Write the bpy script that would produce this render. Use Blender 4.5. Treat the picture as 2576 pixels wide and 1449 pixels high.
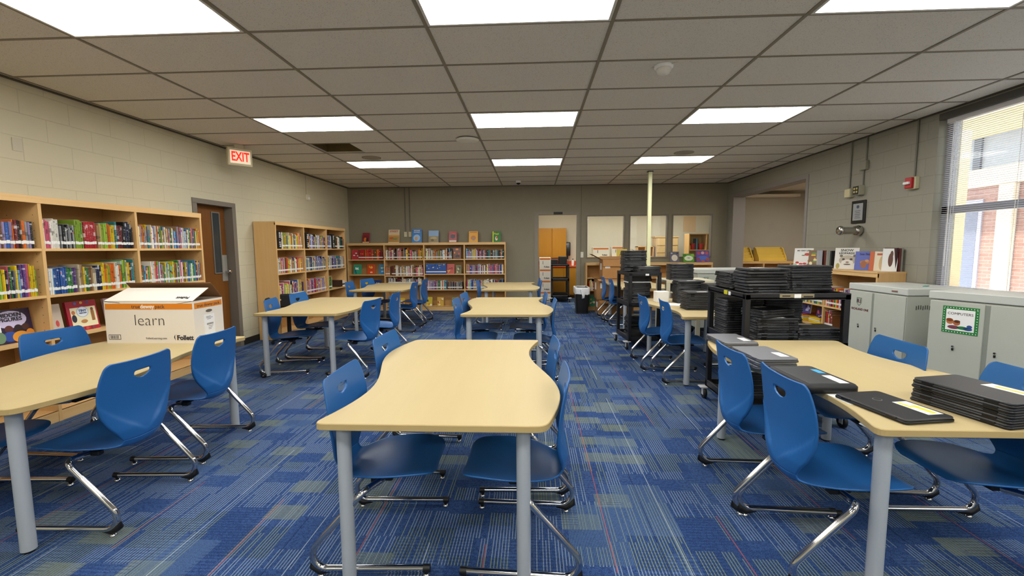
import bpy, math, random
from mathutils import Vector, Matrix
R = random.Random(7)
PI = math.pi
scn = bpy.context.scene
COL = scn.collection
for o in list(bpy.data.objects): bpy.data.objects.remove(o)

# ------------------------------------------------------------------ camera, world, exposure
CAMZ, PIT, YAW, ROLL, FPX = 1.4496, .0914, .0474, .0070, 1089.0
cam_d = bpy.data.cameras.new('camera'); cam = bpy.data.objects.new('camera', cam_d); COL.objects.link(cam)
cam_d.sensor_width = 36; cam_d.lens = FPX/2576*36; cam_d.clip_start = .05; cam_d.clip_end = 200
Fv = Vector((-math.sin(YAW)*math.cos(PIT), math.cos(YAW)*math.cos(PIT), -math.sin(PIT)))
Rv = Vector((math.cos(YAW), math.sin(YAW), 0)); Uv = Rv.cross(Fv)
R2 = Rv*math.cos(ROLL)-Uv*math.sin(ROLL); U2 = Rv*math.sin(ROLL)+Uv*math.cos(ROLL)
cm = Matrix((R2, U2, -Fv)).transposed().to_4x4(); cm.translation = (0, 0, CAMZ)
cam.matrix_world = cm
scn.camera = cam
scn.view_settings.view_transform = 'Standard'; scn.view_settings.look = 'None'
scn.view_settings.gamma = 1; scn.view_settings.use_curve_mapping = False
scn.view_settings.exposure = 0.0
W = bpy.data.worlds.new('sky'); scn.world = W; W.use_nodes = True
bg = W.node_tree.nodes['Background']; bg.inputs[0].default_value = (.80, .88, 1, 1); bg.inputs[1].default_value = 5.5
LAMP = 17.5          # emission of the ceiling panels
LAMP2 = 15.0         # panels of the room behind the back wall
SUN = 5.0
sd = bpy.data.lights.new('sun', 'SUN'); sd.energy = SUN; sd.angle = .05; sd.color = (1, .93, .82)
so = bpy.data.objects.new('sun', sd); COL.objects.link(so); so.rotation_euler = Vector((.62, .18, -.76)).to_track_quat('-Z', 'Y').to_euler()
so.location = (12, 3, 9)

# ------------------------------------------------------------------ materials
def lin(c):
    if isinstance(c, str):
        c = tuple(int(c[i:i+2], 16)/255 for i in (0, 2, 4))
        return tuple(v/12.92 if v <= .04045 else ((v+.055)/1.055)**2.4 for v in c)
    return c
_mc = {}
def M(c, rough=.55, metal=0.0, spec=.5, emit=0, noise=0.0, scale=30, bump=0.0):
    key = (c, rough, metal, spec, emit, noise, scale, bump)
    if key in _mc: return _mc[key]
    m = bpy.data.materials.new('mat_'+(c if isinstance(c, str) else 'rgb')); m.use_nodes = True
    nt = m.node_tree; b = nt.nodes['Principled BSDF']; col = lin(c)
    b.inputs['Base Color'].default_value = (*col, 1); b.inputs['Roughness'].default_value = rough
    b.inputs['Metallic'].default_value = metal; b.inputs['Specular IOR Level'].default_value = spec
    if emit:
        b.inputs['Emission Color'].default_value = (*col, 1); b.inputs['Emission Strength'].default_value = emit
    if noise or bump:
        tc = nt.nodes.new('ShaderNodeTexCoord'); n = nt.nodes.new('ShaderNodeTexNoise'); n.inputs['Scale'].default_value = scale
        n.inputs['Detail'].default_value = 4
        nt.links.new(tc.outputs['Object'], n.inputs['Vector'])
        if noise:
            mx = nt.nodes.new('ShaderNodeMix'); mx.data_type = 'RGBA'
            mx.inputs['A'].default_value = (*[v*(1-noise) for v in col], 1); mx.inputs['B'].default_value = (*[min(1, v*(1+noise)) for v in col], 1)
            nt.links.new(n.outputs['Fac'], mx.inputs['Factor']); nt.links.new(mx.outputs['Result'], b.inputs['Base Color'])
        if bump:
            bp = nt.nodes.new('ShaderNodeBump'); bp.inputs['Strength'].default_value = bump; bp.inputs['Distance'].default_value = .002
            nt.links.new(n.outputs['Fac'], bp.inputs['Height']); nt.links.new(bp.outputs['Normal'], b.inputs['Normal'])
    _mc[key] = m; return m

class NT:
    def __init__(s, name, rough=.6, spec=.4):
        s.m = bpy.data.materials.new(name); s.m.use_nodes = True; s.nt = s.m.node_tree; s.b = s.nt.nodes['Principled BSDF']
        s.b.inputs['Roughness'].default_value = rough; s.b.inputs['Specular IOR Level'].default_value = spec
        s.tc = s.nt.nodes.new('ShaderNodeTexCoord')
    def put(s, node, i, v):
        if hasattr(v, 'is_linked') or isinstance(v, bpy.types.NodeSocket): s.nt.links.new(v, node.inputs[i])
        elif v is not None: node.inputs[i].default_value = v
    def math(s, op, a, b=None, c=None):
        n = s.nt.nodes.new('ShaderNodeMath'); n.operation = op
        s.put(n, 0, a); s.put(n, 1, b); s.put(n, 2, c); return n.outputs[0]
    def xyz(s, v=None):
        n = s.nt.nodes.new('ShaderNodeSeparateXYZ'); s.nt.links.new(v or s.tc.outputs['Object'], n.inputs[0]); return n.outputs
    def comb(s, a, b, c=0.0):
        n = s.nt.nodes.new('ShaderNodeCombineXYZ'); s.put(n, 0, a); s.put(n, 1, b); s.put(n, 2, c); return n.outputs[0]
    def wn(s, v):
        n = s.nt.nodes.new('ShaderNodeTexWhiteNoise'); n.noise_dimensions = '3D'; s.nt.links.new(v, n.inputs['Vector']); return n.outputs['Value']
    def noise(s, v, scale, detail=3, rough=.5):
        n = s.nt.nodes.new('ShaderNodeTexNoise'); n.inputs['Scale'].default_value = scale; n.inputs['Detail'].default_value = detail
        n.inputs['Roughness'].default_value = rough; s.nt.links.new(v, n.inputs['Vector']); return n.outputs['Fac']
    def mix(s, f, a, b):
        n = s.nt.nodes.new('ShaderNodeMix'); n.data_type = 'RGBA'
        for i, v in (('Factor', f), ('A', a), ('B', b)):
            if isinstance(v, bpy.types.NodeSocket): s.nt.links.new(v, n.inputs[i])
            else: n.inputs[i].default_value = v if i == 'Factor' else (*lin(v), 1)
        return n.outputs['Result']
    def scale(s, v, sc):
        n = s.nt.nodes.new('ShaderNodeMapping'); n.inputs['Scale'].default_value = sc; s.nt.links.new(v, n.inputs['Vector']); return n.outputs[0]
    def color(s, v): s.nt.links.new(v, s.b.inputs['Base Color'])
    def bump(s, v, st=.4, d=.003):
        n = s.nt.nodes.new('ShaderNodeBump'); n.inputs['Strength'].default_value = st; n.inputs['Distance'].default_value = d
        s.nt.links.new(v, n.inputs['Height']); s.nt.links.new(n.outputs[0], s.b.inputs['Normal'])

def block_mat(name, c1, c2, axis, seam=.5):
    t = NT(name, .62, .3); x, y, z = t.xyz()
    v = t.comb(y if axis == 'x' else x, z)
    br = t.nt.nodes.new('ShaderNodeTexBrick'); t.nt.links.new(v, br.inputs['Vector'])
    br.inputs['Scale'].default_value = 1; br.inputs['Brick Width'].default_value = .4064; br.inputs['Row Height'].default_value = .2032
    br.inputs['Mortar Size'].default_value = .004; br.inputs['Mortar Smooth'].default_value = .6; br.inputs['Bias'].default_value = 0
    br.inputs['Color1'].default_value = (1, 1, 1, 1); br.inputs['Color2'].default_value = (1, 1, 1, 1); br.inputs['Mortar'].default_value = (0, 0, 0, 1)
    sep = t.nt.nodes.new('ShaderNodeSeparateColor'); t.nt.links.new(br.outputs['Color'], sep.inputs[0]); k = sep.outputs[0]
    n = t.noise(t.tc.outputs['Object'], 60, 4); n2 = t.noise(t.tc.outputs['Object'], 1.2, 2)
    base = t.mix(n2, c1, c2)
    dark = t.mix(seam, base, tuple(v*.45 for v in lin(c1)))
    t.color(t.mix(k, dark, base))
    h = t.math('ADD', t.math('MULTIPLY', k, 1.0), t.math('MULTIPLY', n, .25)); t.bump(h, .55, .004)
    return t.m
def wood_mat(name, c1, c2, axis=2, rough=.42, sc=1.0, spec=.4):
    t = NT(name, rough, spec)
    s3 = [22*sc]*3; s3[axis] = 1.3*sc
    v = t.scale(t.tc.outputs['Object'], s3)
    n = t.noise(v, 1.0, 6, .6); n2 = t.noise(t.tc.outputs['Object'], 2.0, 2)
    t.color(t.mix(t.math('MULTIPLY_ADD', n, .8, t.math('MULTIPLY', n2, .25)), c1, c2)); t.bump(n, .05, .001)
    return t.m
def carpet_mat():
    t = NT('carpet', .95, .1); x, y, z = t.xyz()
    PW, PL = .61, .61
    # carpet squares of 0.61 m
    ix = t.math('FLOOR', t.math('DIVIDE', x, PW)); 
    offy = t.math('MULTIPLY', ix, .17)
    yy = t.math('ADD', y, offy)
    fx = t.math('FRACT', t.math('DIVIDE', x, PW)); fy = t.math('FRACT', t.math('DIVIDE', yy, PL))
    P = t.tc.outputs['Object']
    fine = t.noise(P, 260, 2); med = t.noise(P, 60, 3); big = t.noise(P, 1.3, 2)
    # two layers of rectangles
    def rect(wx, wy, sx, sy, seed):
        cx = t.math('FLOOR', t.math('DIVIDE', t.math('ADD', x, sx), wx))
        row = t.wn(t.comb(cx, seed, 3.3))
        cy = t.math('FLOOR', t.math('DIVIDE', t.math('ADD', t.math('ADD', y, sy), t.math('MULTIPLY', row, .7)), wy))
        return t.wn(t.comb(cx, cy, seed))
    ra = rect(.203, .13, .05, .0, 1.0); rb = rect(.29, .235, .11, .07, 7.0); rc = rect(.13, .31, .02, .13, 13.0)
    base = t.mix(t.math('GREATER_THAN', rb, .55), '2e4a78', '26426f')
    base = t.mix(t.math('GREATER_THAN', rc, .72), base, '3a5580')
    base = t.mix(t.math('MULTIPLY', t.math('GREATER_THAN', med, .52), .55), base, '1c2c58')
    base = t.mix(t.math('MULTIPLY', t.math('GREATER_THAN', fine, .58), .5), base, '6276a4')
    # stripes along y, spacing 15 mm
    st = t.math('FRACT', t.math('DIVIDE', x, .0152)); sm = t.math('LESS_THAN', st, .27)
    dense = t.math('LESS_THAN', t.math('FRACT', t.math('DIVIDE', x, .0076)), .42)
    lineseed = t.wn(t.comb(t.math('FLOOR', t.math('DIVIDE', x, .0152)), t.math('FLOOR', t.math('DIVIDE', y, .34)), 2.0))
    brk = t.math('GREATER_THAN', lineseed, .22)
    smm = t.math('MULTIPLY', sm, brk)
    smm = t.math('MULTIPLY', smm, t.math('GREATER_THAN', ra, .22))
    scol = t.mix(t.math('GREATER_THAN', rb, .52), '94a4ad', '8f9a6c')
    c = t.mix(t.math('MULTIPLY', smm, .75), base, scol)
    # dense olive rectangles
    ol = t.math('GREATER_THAN', ra, .88)
    c = t.mix(t.math('MULTIPLY', t.math('MULTIPLY', ol, t.math('MULTIPLY_ADD', dense, .55, .12)), .85), c, '949c66')
    gb = t.math('GREATER_THAN', rb, .86)
    c = t.mix(t.math('MULTIPLY', t.math('MULTIPLY', gb, dense), .5), c, '6f8aa8')
    # cross dashes
    hs = t.math('LESS_THAN', t.math('FRACT', t.math('DIVIDE', y, .021)), .3)
    c = t.mix(t.math('MULTIPLY', t.math('MULTIPLY', hs, t.math('GREATER_THAN', rc, .6)), .35), c, '0d1c45')
    # red, pale and dark long lines
    tile = t.wn(t.comb(ix, t.math('FLOOR', t.math('DIVIDE', yy, PL)), 5.0))
    def line(pos, w, cond, col, amt, c):
        d = t.math('LESS_THAN', t.math('ABSOLUTE', t.math('SUBTRACT', fx, pos)), w)
        return t.mix(t.math('MULTIPLY', t.math('MULTIPLY', d, cond), amt), c, col)
    c = line(.62, .0045, t.math('GREATER_THAN', tile, .35), 'ad5a48', .7, c)
    c = line(.16, .0034, t.math('LESS_THAN', t.math('ABSOLUTE', t.math('SUBTRACT', tile, .5)), .3), 'b9c4c4', .7, c)
    c = line(.0, .006, t.math('GREATER_THAN', tile, .0), '0b1430', .8, c)
    c = t.mix(t.math('MULTIPLY', big, .25), c, '213a60')
    t.color(c); t.bump(t.math('ADD', fine, t.math('MULTIPLY', sm, .5)), .5, .003)
    return t.m
def ceiling_mat():
    t = NT('ceiling_tile', .9, .15); P = t.tc.outputs['Object']
    n = t.noise(P, 170, 2); m2 = t.noise(P, 45, 4, .7)
    c = t.mix(t.math('GREATER_THAN', n, .64), 'ded8cb', 'b0a99b'); c = t.mix(t.math('MULTIPLY', m2, .3), c, 'c6bfb0')
    t.color(c); t.bump(n, .35, .003); return t.m
def glass_mat():
    m = bpy.data.materials.new('window_glass'); m.use_nodes = True; nt = m.node_tree; nt.nodes.clear()
    o = nt.nodes.new('ShaderNodeOutputMaterial'); mx = nt.nodes.new('ShaderNodeMixShader')
    tr = nt.nodes.new('ShaderNodeBsdfTransparent'); gl = nt.nodes.new('ShaderNodeBsdfGlossy'); gl.inputs['Roughness'].default_value = .02
    tr.inputs[0].default_value = (.95, .97, .96, 1); lw = nt.nodes.new('ShaderNodeLayerWeight'); pw = nt.nodes.new('ShaderNodeMath'); pw.operation = 'POWER'; pw.inputs[1].default_value = 5
    fr = nt.nodes.new('ShaderNodeMath'); fr.operation = 'MULTIPLY_ADD'; fr.inputs[1].default_value = .9; fr.inputs[2].default_value = .015
    nt.links.new(lw.outputs['Facing'], pw.inputs[0]); nt.links.new(pw.outputs[0], fr.inputs[0])
    nt.links.new(fr.outputs[0], mx.inputs[0]); nt.links.new(tr.outputs[0], mx.inputs[1]); nt.links.new(gl.outputs[0], mx.inputs[2])
    nt.links.new(mx.outputs[0], o.inputs[0]); return m
def brick_mat():
    t = NT('brick', .8, .2); x, y, z = t.xyz(); v = t.comb(y, z)
    br = t.nt.nodes.new('ShaderNodeTexBrick'); t.nt.links.new(v, br.inputs['Vector'])
    br.inputs['Scale'].default_value = 1; br.inputs['Brick Width'].default_value = .2; br.inputs['Row Height'].default_value = .07
    br.inputs['Mortar Size'].default_value = .005
    br.inputs['Color1'].default_value = (*lin('a8857a'), 1); br.inputs['Color2'].default_value = (*lin('9c786e'), 1); br.inputs['Mortar'].default_value = (*lin('b09c94'), 1)
    t.color(br.outputs['Color']); return t.m

WALLC = block_mat('cream_block', 'cfc9ae', 'c8c1a6', 'x', .18)
WALLG = block_mat('sage_block', '9a978a', '928e80', 'x', .22)
TAUPE = M('89826f', .7, noise=.06, scale=8, bump=.15)
CARPET, CEIL, GLASS, BRICK = carpet_mat(), ceiling_mat(), glass_mat(), brick_mat()
MAPLE = wood_mat('maple_shelf', 'd0a262', 'e6c088', 2)
MAPLEH = wood_mat('maple_shelf_h', 'd4a768', 'e8c48c', 0)
TOPW = wood_mat('maple_laminate', 'b5a277', 'c0ae82', 1, .45, .6, .12)
TOPE = wood_mat('maple_edge', 'b29a66', 'bda672', 0, .5)
OAKD = wood_mat('brown_door_veneer', '5e3714', '8a5622', 2, .35)
ORANGEW = wood_mat('orange_cabinet', 'a87312', 'bd841c', 2, .4)
FRAME = M('787064', .5); FRAMEL = M('8a8374', .5)
BLUE = M('1e5e9f', .42, spec=.5, bump=.06, scale=400); CHROME = M('c9c9cc', .09, 1.0); BLACKP = M('0c0c0d', .5)
GREYM = M('a6adb4', .35, spec=.5, bump=.05, scale=300); BLACKM = M('19191c', .42, noise=.15, scale=20, bump=.1)
LAPB = M('0e0e0f', .36, spec=.5); LAPB2 = M('1b1b1d', .40); LAPE = M('3c3d40', .3); LAPG = M('85868a', .35, .4); LAPGD = M('4c4d50', .4)
CABG = M('b6b9ae', .45, noise=.04, scale=6); CABL = M('c4c7c0', .4); DARK = M('17150f', .8)
WHITE = M('efefec', .6); PAPER = M('e9e6dc', .8); CARD = M('a87a48', .8, noise=.08, scale=12); CARDD = M('7b5632', .85, noise=.1, scale=12)
LIGHT = M((1, .985, .95), .5, emit=LAMP); LIGHT2 = M((1, .97, .92), .5, emit=LAMP2)
STEEL = M('b5b2ac', .22, 1.0); BEIGE = M('cfc8ac', .55); PUTTY = M('b3b2a4', .55)

# ------------------------------------------------------------------ mesh helpers
class MB:
    def __init__(s): s.v = []; s.f = []; s.mi = []; s.mats = []; s.sm = []
    def mat(s, m):
        if m not in s.mats: s.mats.append(m)
        return s.mats.index(m)
    def add(s, vs, fs, m, smooth=False, X=None):
        n = len(s.v); s.v += [tuple(X @ Vector(v)) if X else tuple(v) for v in vs]
        i = s.mat(m)
        for f in fs: s.f.append([a+n for a in f]); s.mi.append(i); s.sm.append(smooth)
        return s
    def box(s, x0, x1, y0, y1, z0, z1, m, X=None):
        vs = [(x, y, z) for z in (z0, z1) for y in (y0, y1) for x in (x0, x1)]
        return s.add(vs, [(0, 2, 3, 1), (4, 5, 7, 6), (0, 1, 5, 4), (2, 6, 7, 3), (0, 4, 6, 2), (1, 3, 7, 5)], m, False, X)
    def cbox(s, x0, x1, y0, y1, z0, z1, m, c=.003, X=None):     # box with chamfered vertical and top edges
        return s.prism([(x0+c, y0), (x1-c, y0), (x1, y0+c), (x1, y1-c), (x1-c, y1), (x0+c, y1), (x0, y1-c), (x0, y0+c)], z0, z1, m, X, c)
    def prism(s, pts, z0, z1, m, X=None, ch=0, mside=None, smooth=False):
        n = len(pts); cx = sum(p[0] for p in pts)/n; cy = sum(p[1] for p in pts)/n
        def ring(z, k):
            out = []
            for i, p in enumerate(pts):
                if k:
                    a = Vector(pts[i-1]); b = Vector(p); c = Vector(pts[(i+1) % n])
                    t = (c-a); t = t.normalized() if t.length > 1e-9 else Vector((1, 0)); out.append((b.x-t.y*k, b.y+t.x*k, z))
                else: out.append((p[0], p[1], z))
            return out
        rings = [ring(z0, ch), ring(z0+ch, 0), ring(z1-ch, 0), ring(z1, ch)] if ch else [ring(z0, 0), ring(z1, 0)]
        vs = [v for r in rings for v in r]; k = len(rings)
        side = [(j*n+i, j*n+(i+1) % n, (j+1)*n+(i+1) % n, (j+1)*n+i) for j in range(k-1) for i in range(n)]
        s.add(vs, side, mside or m, smooth, X)
        s.add(rings[0], [tuple(range(n-1, -1, -1))], m, False, X); s.add(rings[-1], [tuple(range(n))], m, False, X)
        return s
    def tube(s, pts, r, m, seg=10, cap=True, X=None):
        P = [Vector(p) for p in pts]; vs = []; n = len(P); up = None
        for i, p in enumerate(P):
            d = (P[min(i+1, n-1)]-P[max(i-1, 0)]).normalized()
            if up is None: up = Vector((0, 0, 1)) if abs(d.z) < .9 else Vector((1, 0, 0))
            a = d.cross(up); a = a.normalized() if a.length > 1e-6 else Vector((1, 0, 0)); up = a.cross(d).normalized()
            rr = r[i] if isinstance(r, (list, tuple)) else r
            vs += [p+(a*math.cos(t)+up*math.sin(t))*rr for t in [2*PI*k/seg for k in range(seg)]]
        fs = [(i*seg+k, i*seg+(k+1) % seg, (i+1)*seg+(k+1) % seg, (i+1)*seg+k) for i in range(n-1) for k in range(seg)]
        s.add(vs, fs, m, True, X)
        if cap: s.add(vs[:seg], [tuple(range(seg-1, -1, -1))], m, False, X); s.add(vs[-seg:], [tuple(range(seg))], m, False, X)
        return s
    def lathe(s, prof, m, seg=20, X=None, smooth=True):
        vs = [(r*math.cos(2*PI*k/seg), r*math.sin(2*PI*k/seg), z) for r, z in prof for k in range(seg)]
        fs = [(i*seg+k, i*seg+(k+1) % seg, (i+1)*seg+(k+1) % seg, (i+1)*seg+k) for i in range(len(prof)-1) for k in range(seg)]
        s.add(vs, fs, m, smooth, X)
        n = len(prof)
        s.add(vs[:seg], [tuple(range(seg-1, -1, -1))], m, False, X); s.add(vs[-seg:], [tuple(range(seg))], m, False, X)
        return s
    def mesh(s, name):
        me = bpy.data.meshes.new(name); me.from_pydata(s.v, [], s.f)
        for m in s.mats: me.materials.append(m)
        me.polygons.foreach_set('material_index', s.mi); me.polygons.foreach_set('use_smooth', s.sm); me.update()
        return me
    def build(s, name, parent=None, loc=None, rz=0, **kw):
        o = bpy.data.objects.new(name, s.mesh(name)); COL.objects.link(o)
        if parent: o.parent = parent
        if loc: o.location = loc
        if rz: o.rotation_euler = (0, 0, rz)
        return tag(o, **kw)
def tag(o, label=None, cat=None, group=None, kind=None):
    if label: o['label'] = label
    if cat: o['category'] = cat
    if group: o['group'] = group
    if kind: o['kind'] = kind
    return o
def thing(name, label, cat, loc=(0, 0, 0), rz=0, group=None):
    o = bpy.data.objects.new(name, None); COL.objects.link(o); o.location = loc; o.rotation_euler = (0, 0, rz); o.empty_display_size = .1
    return tag(o, label, cat, group)
KIDS = {}
def children(o): return [c for c in COL.objects if c.parent == o]
def dup(root, loc=None, rz=None, label=None, group=None, skip=()):
    if root.name not in KIDS:
        KIDS[root.name] = [(c, [g for g in bpy.data.objects if g.parent == c]) for c in bpy.data.objects if c.parent == root]
    r = root.copy(); COL.objects.link(r)
    if loc is not None: r.location = loc
    if rz is not None: r.rotation_euler = (0, 0, rz)
    if label: r['label'] = label
    if group: r['group'] = group
    for c, gs in KIDS[root.name]:
        if c.name.split('.')[0] in skip: continue
        k = c.copy(); COL.objects.link(k); k.parent = r
        for g in gs:
            h = g.copy(); COL.objects.link(h); h.parent = k
    return r
def struct(mb, name, kind='structure', parent=None):
    o = mb.build(name, parent)
    if not parent: o['kind'] = kind
    return o
def fillet(pts, rad, n=8):
    P = [Vector(p) for p in pts]; out = [P[0]]
    for i in range(1, len(P)-1):
        a, b, c = P[i-1], P[i], P[i+1]; u = (b-a).normalized(); v = (c-b).normalized(); r = rad[i-1] if isinstance(rad, (list, tuple)) else rad
        th = u.angle(v); d = r*math.tan(th/2); lim = min((b-a).length, (c-b).length)*.49 if i not in (1, len(P)-2) else min((b-a).length, (c-b).length)*.8
        if d > lim: d = lim; r = d/math.tan(th/2)
        p0 = b-u*d; nrm = (v-u*u.dot(v)).normalized(); cen = p0+nrm*r
        for k in range(n+1):
            t = th*k/n; out.append(cen-nrm*r*math.cos(t)+u*r*math.sin(t))
    out.append(P[-1]); return out
def rrect(w, d, r, n=4, cx=0, cy=0):
    pts = []
    for qx, qy, a in ((1, -1, -PI/2), (1, 1, 0), (-1, 1, PI/2), (-1, -1, PI)):
        for k in range(n+1):
            t = a+PI/2*k/n; pts.append((cx+qx*(w/2-r)+r*math.cos(t), cy+qy*(d/2-r)+r*math.sin(t)))
    return pts
_fonts = {}
def text(s, size, mat, parent, o, ax, ay, name='lettering', align='CENTER', ext=.0004, shear=0, xs=1.0, bold=0):
    cu = bpy.data.curves.new('t', 'FONT'); cu.body = s; cu.size = size; cu.align_x = align; cu.align_y = 'CENTER'
    cu.extrude = ext; cu.resolution_u = 3; cu.offset = bold
    ob = bpy.data.objects.new('t', cu); me = bpy.data.meshes.new_from_object(ob); bpy.data.objects.remove(ob); bpy.data.curves.remove(cu)
    ax = Vector(ax).normalized(); ay = Vector(ay).normalized(); az = ax.cross(ay)
    X = Matrix((ax*xs, ay, az)).transposed().to_4x4(); X.translation = Vector(o)+az*ext
    me.transform(X); me.materials.clear(); me.materials.append(mat); me.name = name
    for p in me.polygons: p.material_index = 0
    ob = bpy.data.objects.new(name, me); COL.objects.link(ob); ob.parent = parent
    return ob
ORD = 'first second third fourth fifth sixth seventh eighth ninth tenth eleventh twelfth thirteenth fourteenth fifteenth sixteenth seventeenth eighteenth nineteenth twentieth'.split()
def ordinal(n):
    if n <= 20: return ORD[n-1]
    t = {2: 'twent', 3: 'thirt', 4: 'fort', 5: 'fift', 6: 'sixt', 7: 'sevent'}[n//10]
    return t+'ieth' if n % 10 == 0 else t+'y-'+ORD[n % 10-1]

# ------------------------------------------------------------------ the room
XL, XR, YB, YF, ZC = -4.42, 4.5, 10.33, -2.6, 2.915
GX0, GY0 = -3.134, 2.977
struct(MB().box(XL-.3, XR+.25, YF-.2, 13.2, -.1, 0, CARPET).box(XR+.25, 6.7, 7.0, 13.2, -.1, 0, CARPET), 'floor')
# ceiling around one missing tile
hx0, hx1, hy0, hy1 = -3.12, -2.53, GY0+5*.6096+.01, GY0+6*.6096-.01
cb = MB()
for a in ((XL-.2, hx0, YF, YB), (hx1, XR+.26, YF, YB), (hx0, hx1, YF, hy0), (hx0, hx1, hy1, YB)): cb.box(*a, ZC, ZC+.02, CEIL)
struct(cb, 'ceiling')
rec = MB(); BR = M('6b5a34', .9, noise=.2, scale=9)
rec.box(hx0-.02, hx1+.02, hy0-.02, hy1+.02, ZC+.2, ZC+.22, BR)
for a in ((hx0-.02, hx0, hy0, hy1), (hx1, hx1+.02, hy0, hy1), (hx0, hx1, hy0-.02, hy0), (hx0, hx1, hy1, hy1+.02)): rec.box(*a, ZC+.02, ZC+.2, BR)
struct(rec, 'trim_1')
g = MB(); TB = M('857c68', .6)
for i in range(-1, 7):
    x = GX0+1.2192*i; g.box(x-.012, x+.012, YF, YB, ZC-.006, ZC+.001, TB)
for j in range(-9, 13):
    y = GY0+.6096*j
    if YF < y < YB: g.box(XL, XR, y-.010, y+.010, ZC-.005, ZC+.001, TB)
for a in ((XL, XL+.03, YF, YB), (XR-.03, XR, YF, YB), (XL, XR, YB-.02, YB)): g.box(*a, ZC-.012, ZC, M('4a4438', .7))
struct(g, 'trim_2')
# left wall with a door opening
DY0, DY1, DZ = 5.57, 6.25, 2.08
w = MB()
for a in ((YF, DY0, 0, 3.2), (DY1, YB+.2, 0, 3.2), (DY0, DY1, DZ, 3.2)): w.box(XL-.25, XL, a[0], a[1], a[2], a[3], WALLC)
struct(w, 'wall_left')
w = MB(); w.box(XL-.27, XL+.012, DY0-.07, DY0+.004, 0, DZ, FRAME); w.box(XL-.27, XL+.012, DY1-.004, DY1+.07, 0, DZ, FRAME); w.box(XL-.27, XL+.012, DY0-.07, DY1+.07, DZ-.004, DZ+.06, FRAME)
w.box(XL-.2, XL-.12, DY1-.015, DY1, 0, DZ, FRAME); struct(w, 'trim_3')
d = struct(MB().box(XL-.155, XL-.11, DY0, DY1-.015, .01, DZ-.005, OAKD), 'door_1')
v = MB(); v.box(XL-.112, XL-.098, 5.965, 5.98, 1.13, 1.98, FRAME); v.box(XL-.112, XL-.098, 6.11, 6.125, 1.13, 1.98, FRAME); v.box(XL-.112, XL-.098, 5.965, 6.125, 1.98, 1.995, FRAME); v.box(XL-.112, XL-.098, 5.965, 6.125, 1.115, 1.13, FRAME)
v.build('vision_panel_frame', d); MB().box(XL-.109, XL-.104, 5.98, 6.11, 1.13, 1.98, M('343c40', .1)).build('vision_panel', d)
MB().box(XL-.11, XL-.105, 6.12, 6.228, 1.0, 1.38, M('9a968c', .4)).build('lock_plate', d)
h = MB(); h.tube([(XL-.105, 6.18, 1.14), (XL-.04, 6.18, 1.14)], .012, CHROME); h.lathe([(.012, 0), (.03, .012), (.032, .03), (.02, .042)], CHROME, 16, Matrix.Translation((XL-.06, 6.18, 1.14)) @ Matrix.Rotation(PI/2, 4, 'Y')); h.build('door_handle', d)
# back wall: doorway and three windows, room beyond
BD0, BD1, BDZ = .15, 1.045, 2.23
WN = [(1.265, 2.17), (2.26, 3.165), (3.245, 4.17)]; WZ0, WZ1 = 1.2, 2.215
w = MB(); T = .14
w.box(XL, BD0, YB, YB+T, 0, 3.2, TAUPE); w.box(BD0, BD1, YB, YB+T, BDZ, 3.2, TAUPE); w.box(BD1, WN[0][0], YB, YB+T, 0, 3.2, TAUPE)
w.box(WN[0][0], WN[2][1], YB, YB+T, 0, WZ0, TAUPE); w.box(WN[0][0], WN[2][1], YB, YB+T, WZ1, 3.2, TAUPE)
w.box(WN[2][1], XR+.25, YB, YB+T, 0, 3.2, TAUPE)
w.box(WN[0][1], WN[1][0], YB, YB+T, WZ0, WZ1, TAUPE); w.box(WN[1][1], WN[2][0], YB, YB+T, WZ0, WZ1, TAUPE)
w.box(1.143, 1.149, YB-.002, YB, 0, ZC, M('3c3831', .8)); struct(w, 'wall_back')
f = MB()
for a in ((BD0-.10, BD0, 0, BDZ), (BD1, BD1+.05, 0, BDZ), (BD0-.10, BD1+.05, BDZ, BDZ+.06)): f.box(a[0], a[1], YB-.015, YB+.02, a[2], a[3], FRAMEL)
struct(f, 'trim_4')
for i, (a, b) in enumerate(WN):
    f = MB(); e = .03
    f.box(a, a+e, YB-.012, YB+.1, WZ0+e, WZ1-e, FRAME); f.box(b-e, b, YB-.012, YB+.1, WZ0+e, WZ1-e, FRAME)
    f.box(a, b, YB-.012, YB+.1, WZ1-e, WZ1, FRAME); f.box(a, b, YB-.02, YB+.1, WZ0, WZ0+e, FRAME)
    o = struct(f, 'window_%d' % (i+2)); MB().box(a+e, b-e, YB+.05, YB+.055, WZ0+e, WZ1-e, GLASS).build('glass', o)
# right wall: near window, opening to the alcove
WY0, WY1, WWZ0, WWZ1 = 2.2, 5.15, .95, 2.86
w = MB(); T = .25
w.box(XR, XR+T, YF, -1.6, 0, 3.2, WALLG); w.box(XR, XR+T, 1.7, WY0, 0, 3.2, WALLG); w.box(XR, XR+T, -1.6, 1.7, 0, WWZ0, WALLG); w.box(XR, XR+T, -1.6, 1.7, WWZ1, 3.2, WALLG); w.box(XR, XR+T, WY0, WY1, 0, WWZ0, WALLG); w.box(XR, XR+T, WY0, WY1, WWZ1, 3.2, WALLG)  # includes the gap for the added, unseen window
w.box(XR, XR+T, WY1, 7.45, 0, 3.2, WALLG); w.box(XR, XR+T, 7.45, 10.03, 2.56, 3.2, WALLG); w.box(XR, XR+T, 10.03, YB, 0, 3.2, WALLG)
struct(w, 'wall_right')
f = MB()
for a in ((7.39, 7.455, 0, 2.555), (10.02, 10.07, 0, 2.555), (7.39, 10.07, 2.555, 2.62)): f.box(XR-.012, XR+T+.002, a[0], a[1], a[2], a[3], M('8f8a86', .5))
struct(f, 'trim_5')
struct(MB().box(XL-.2, XR+.25, YF-.2, YF, 0, 3.2, WALLC), 'wall_front')
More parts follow.
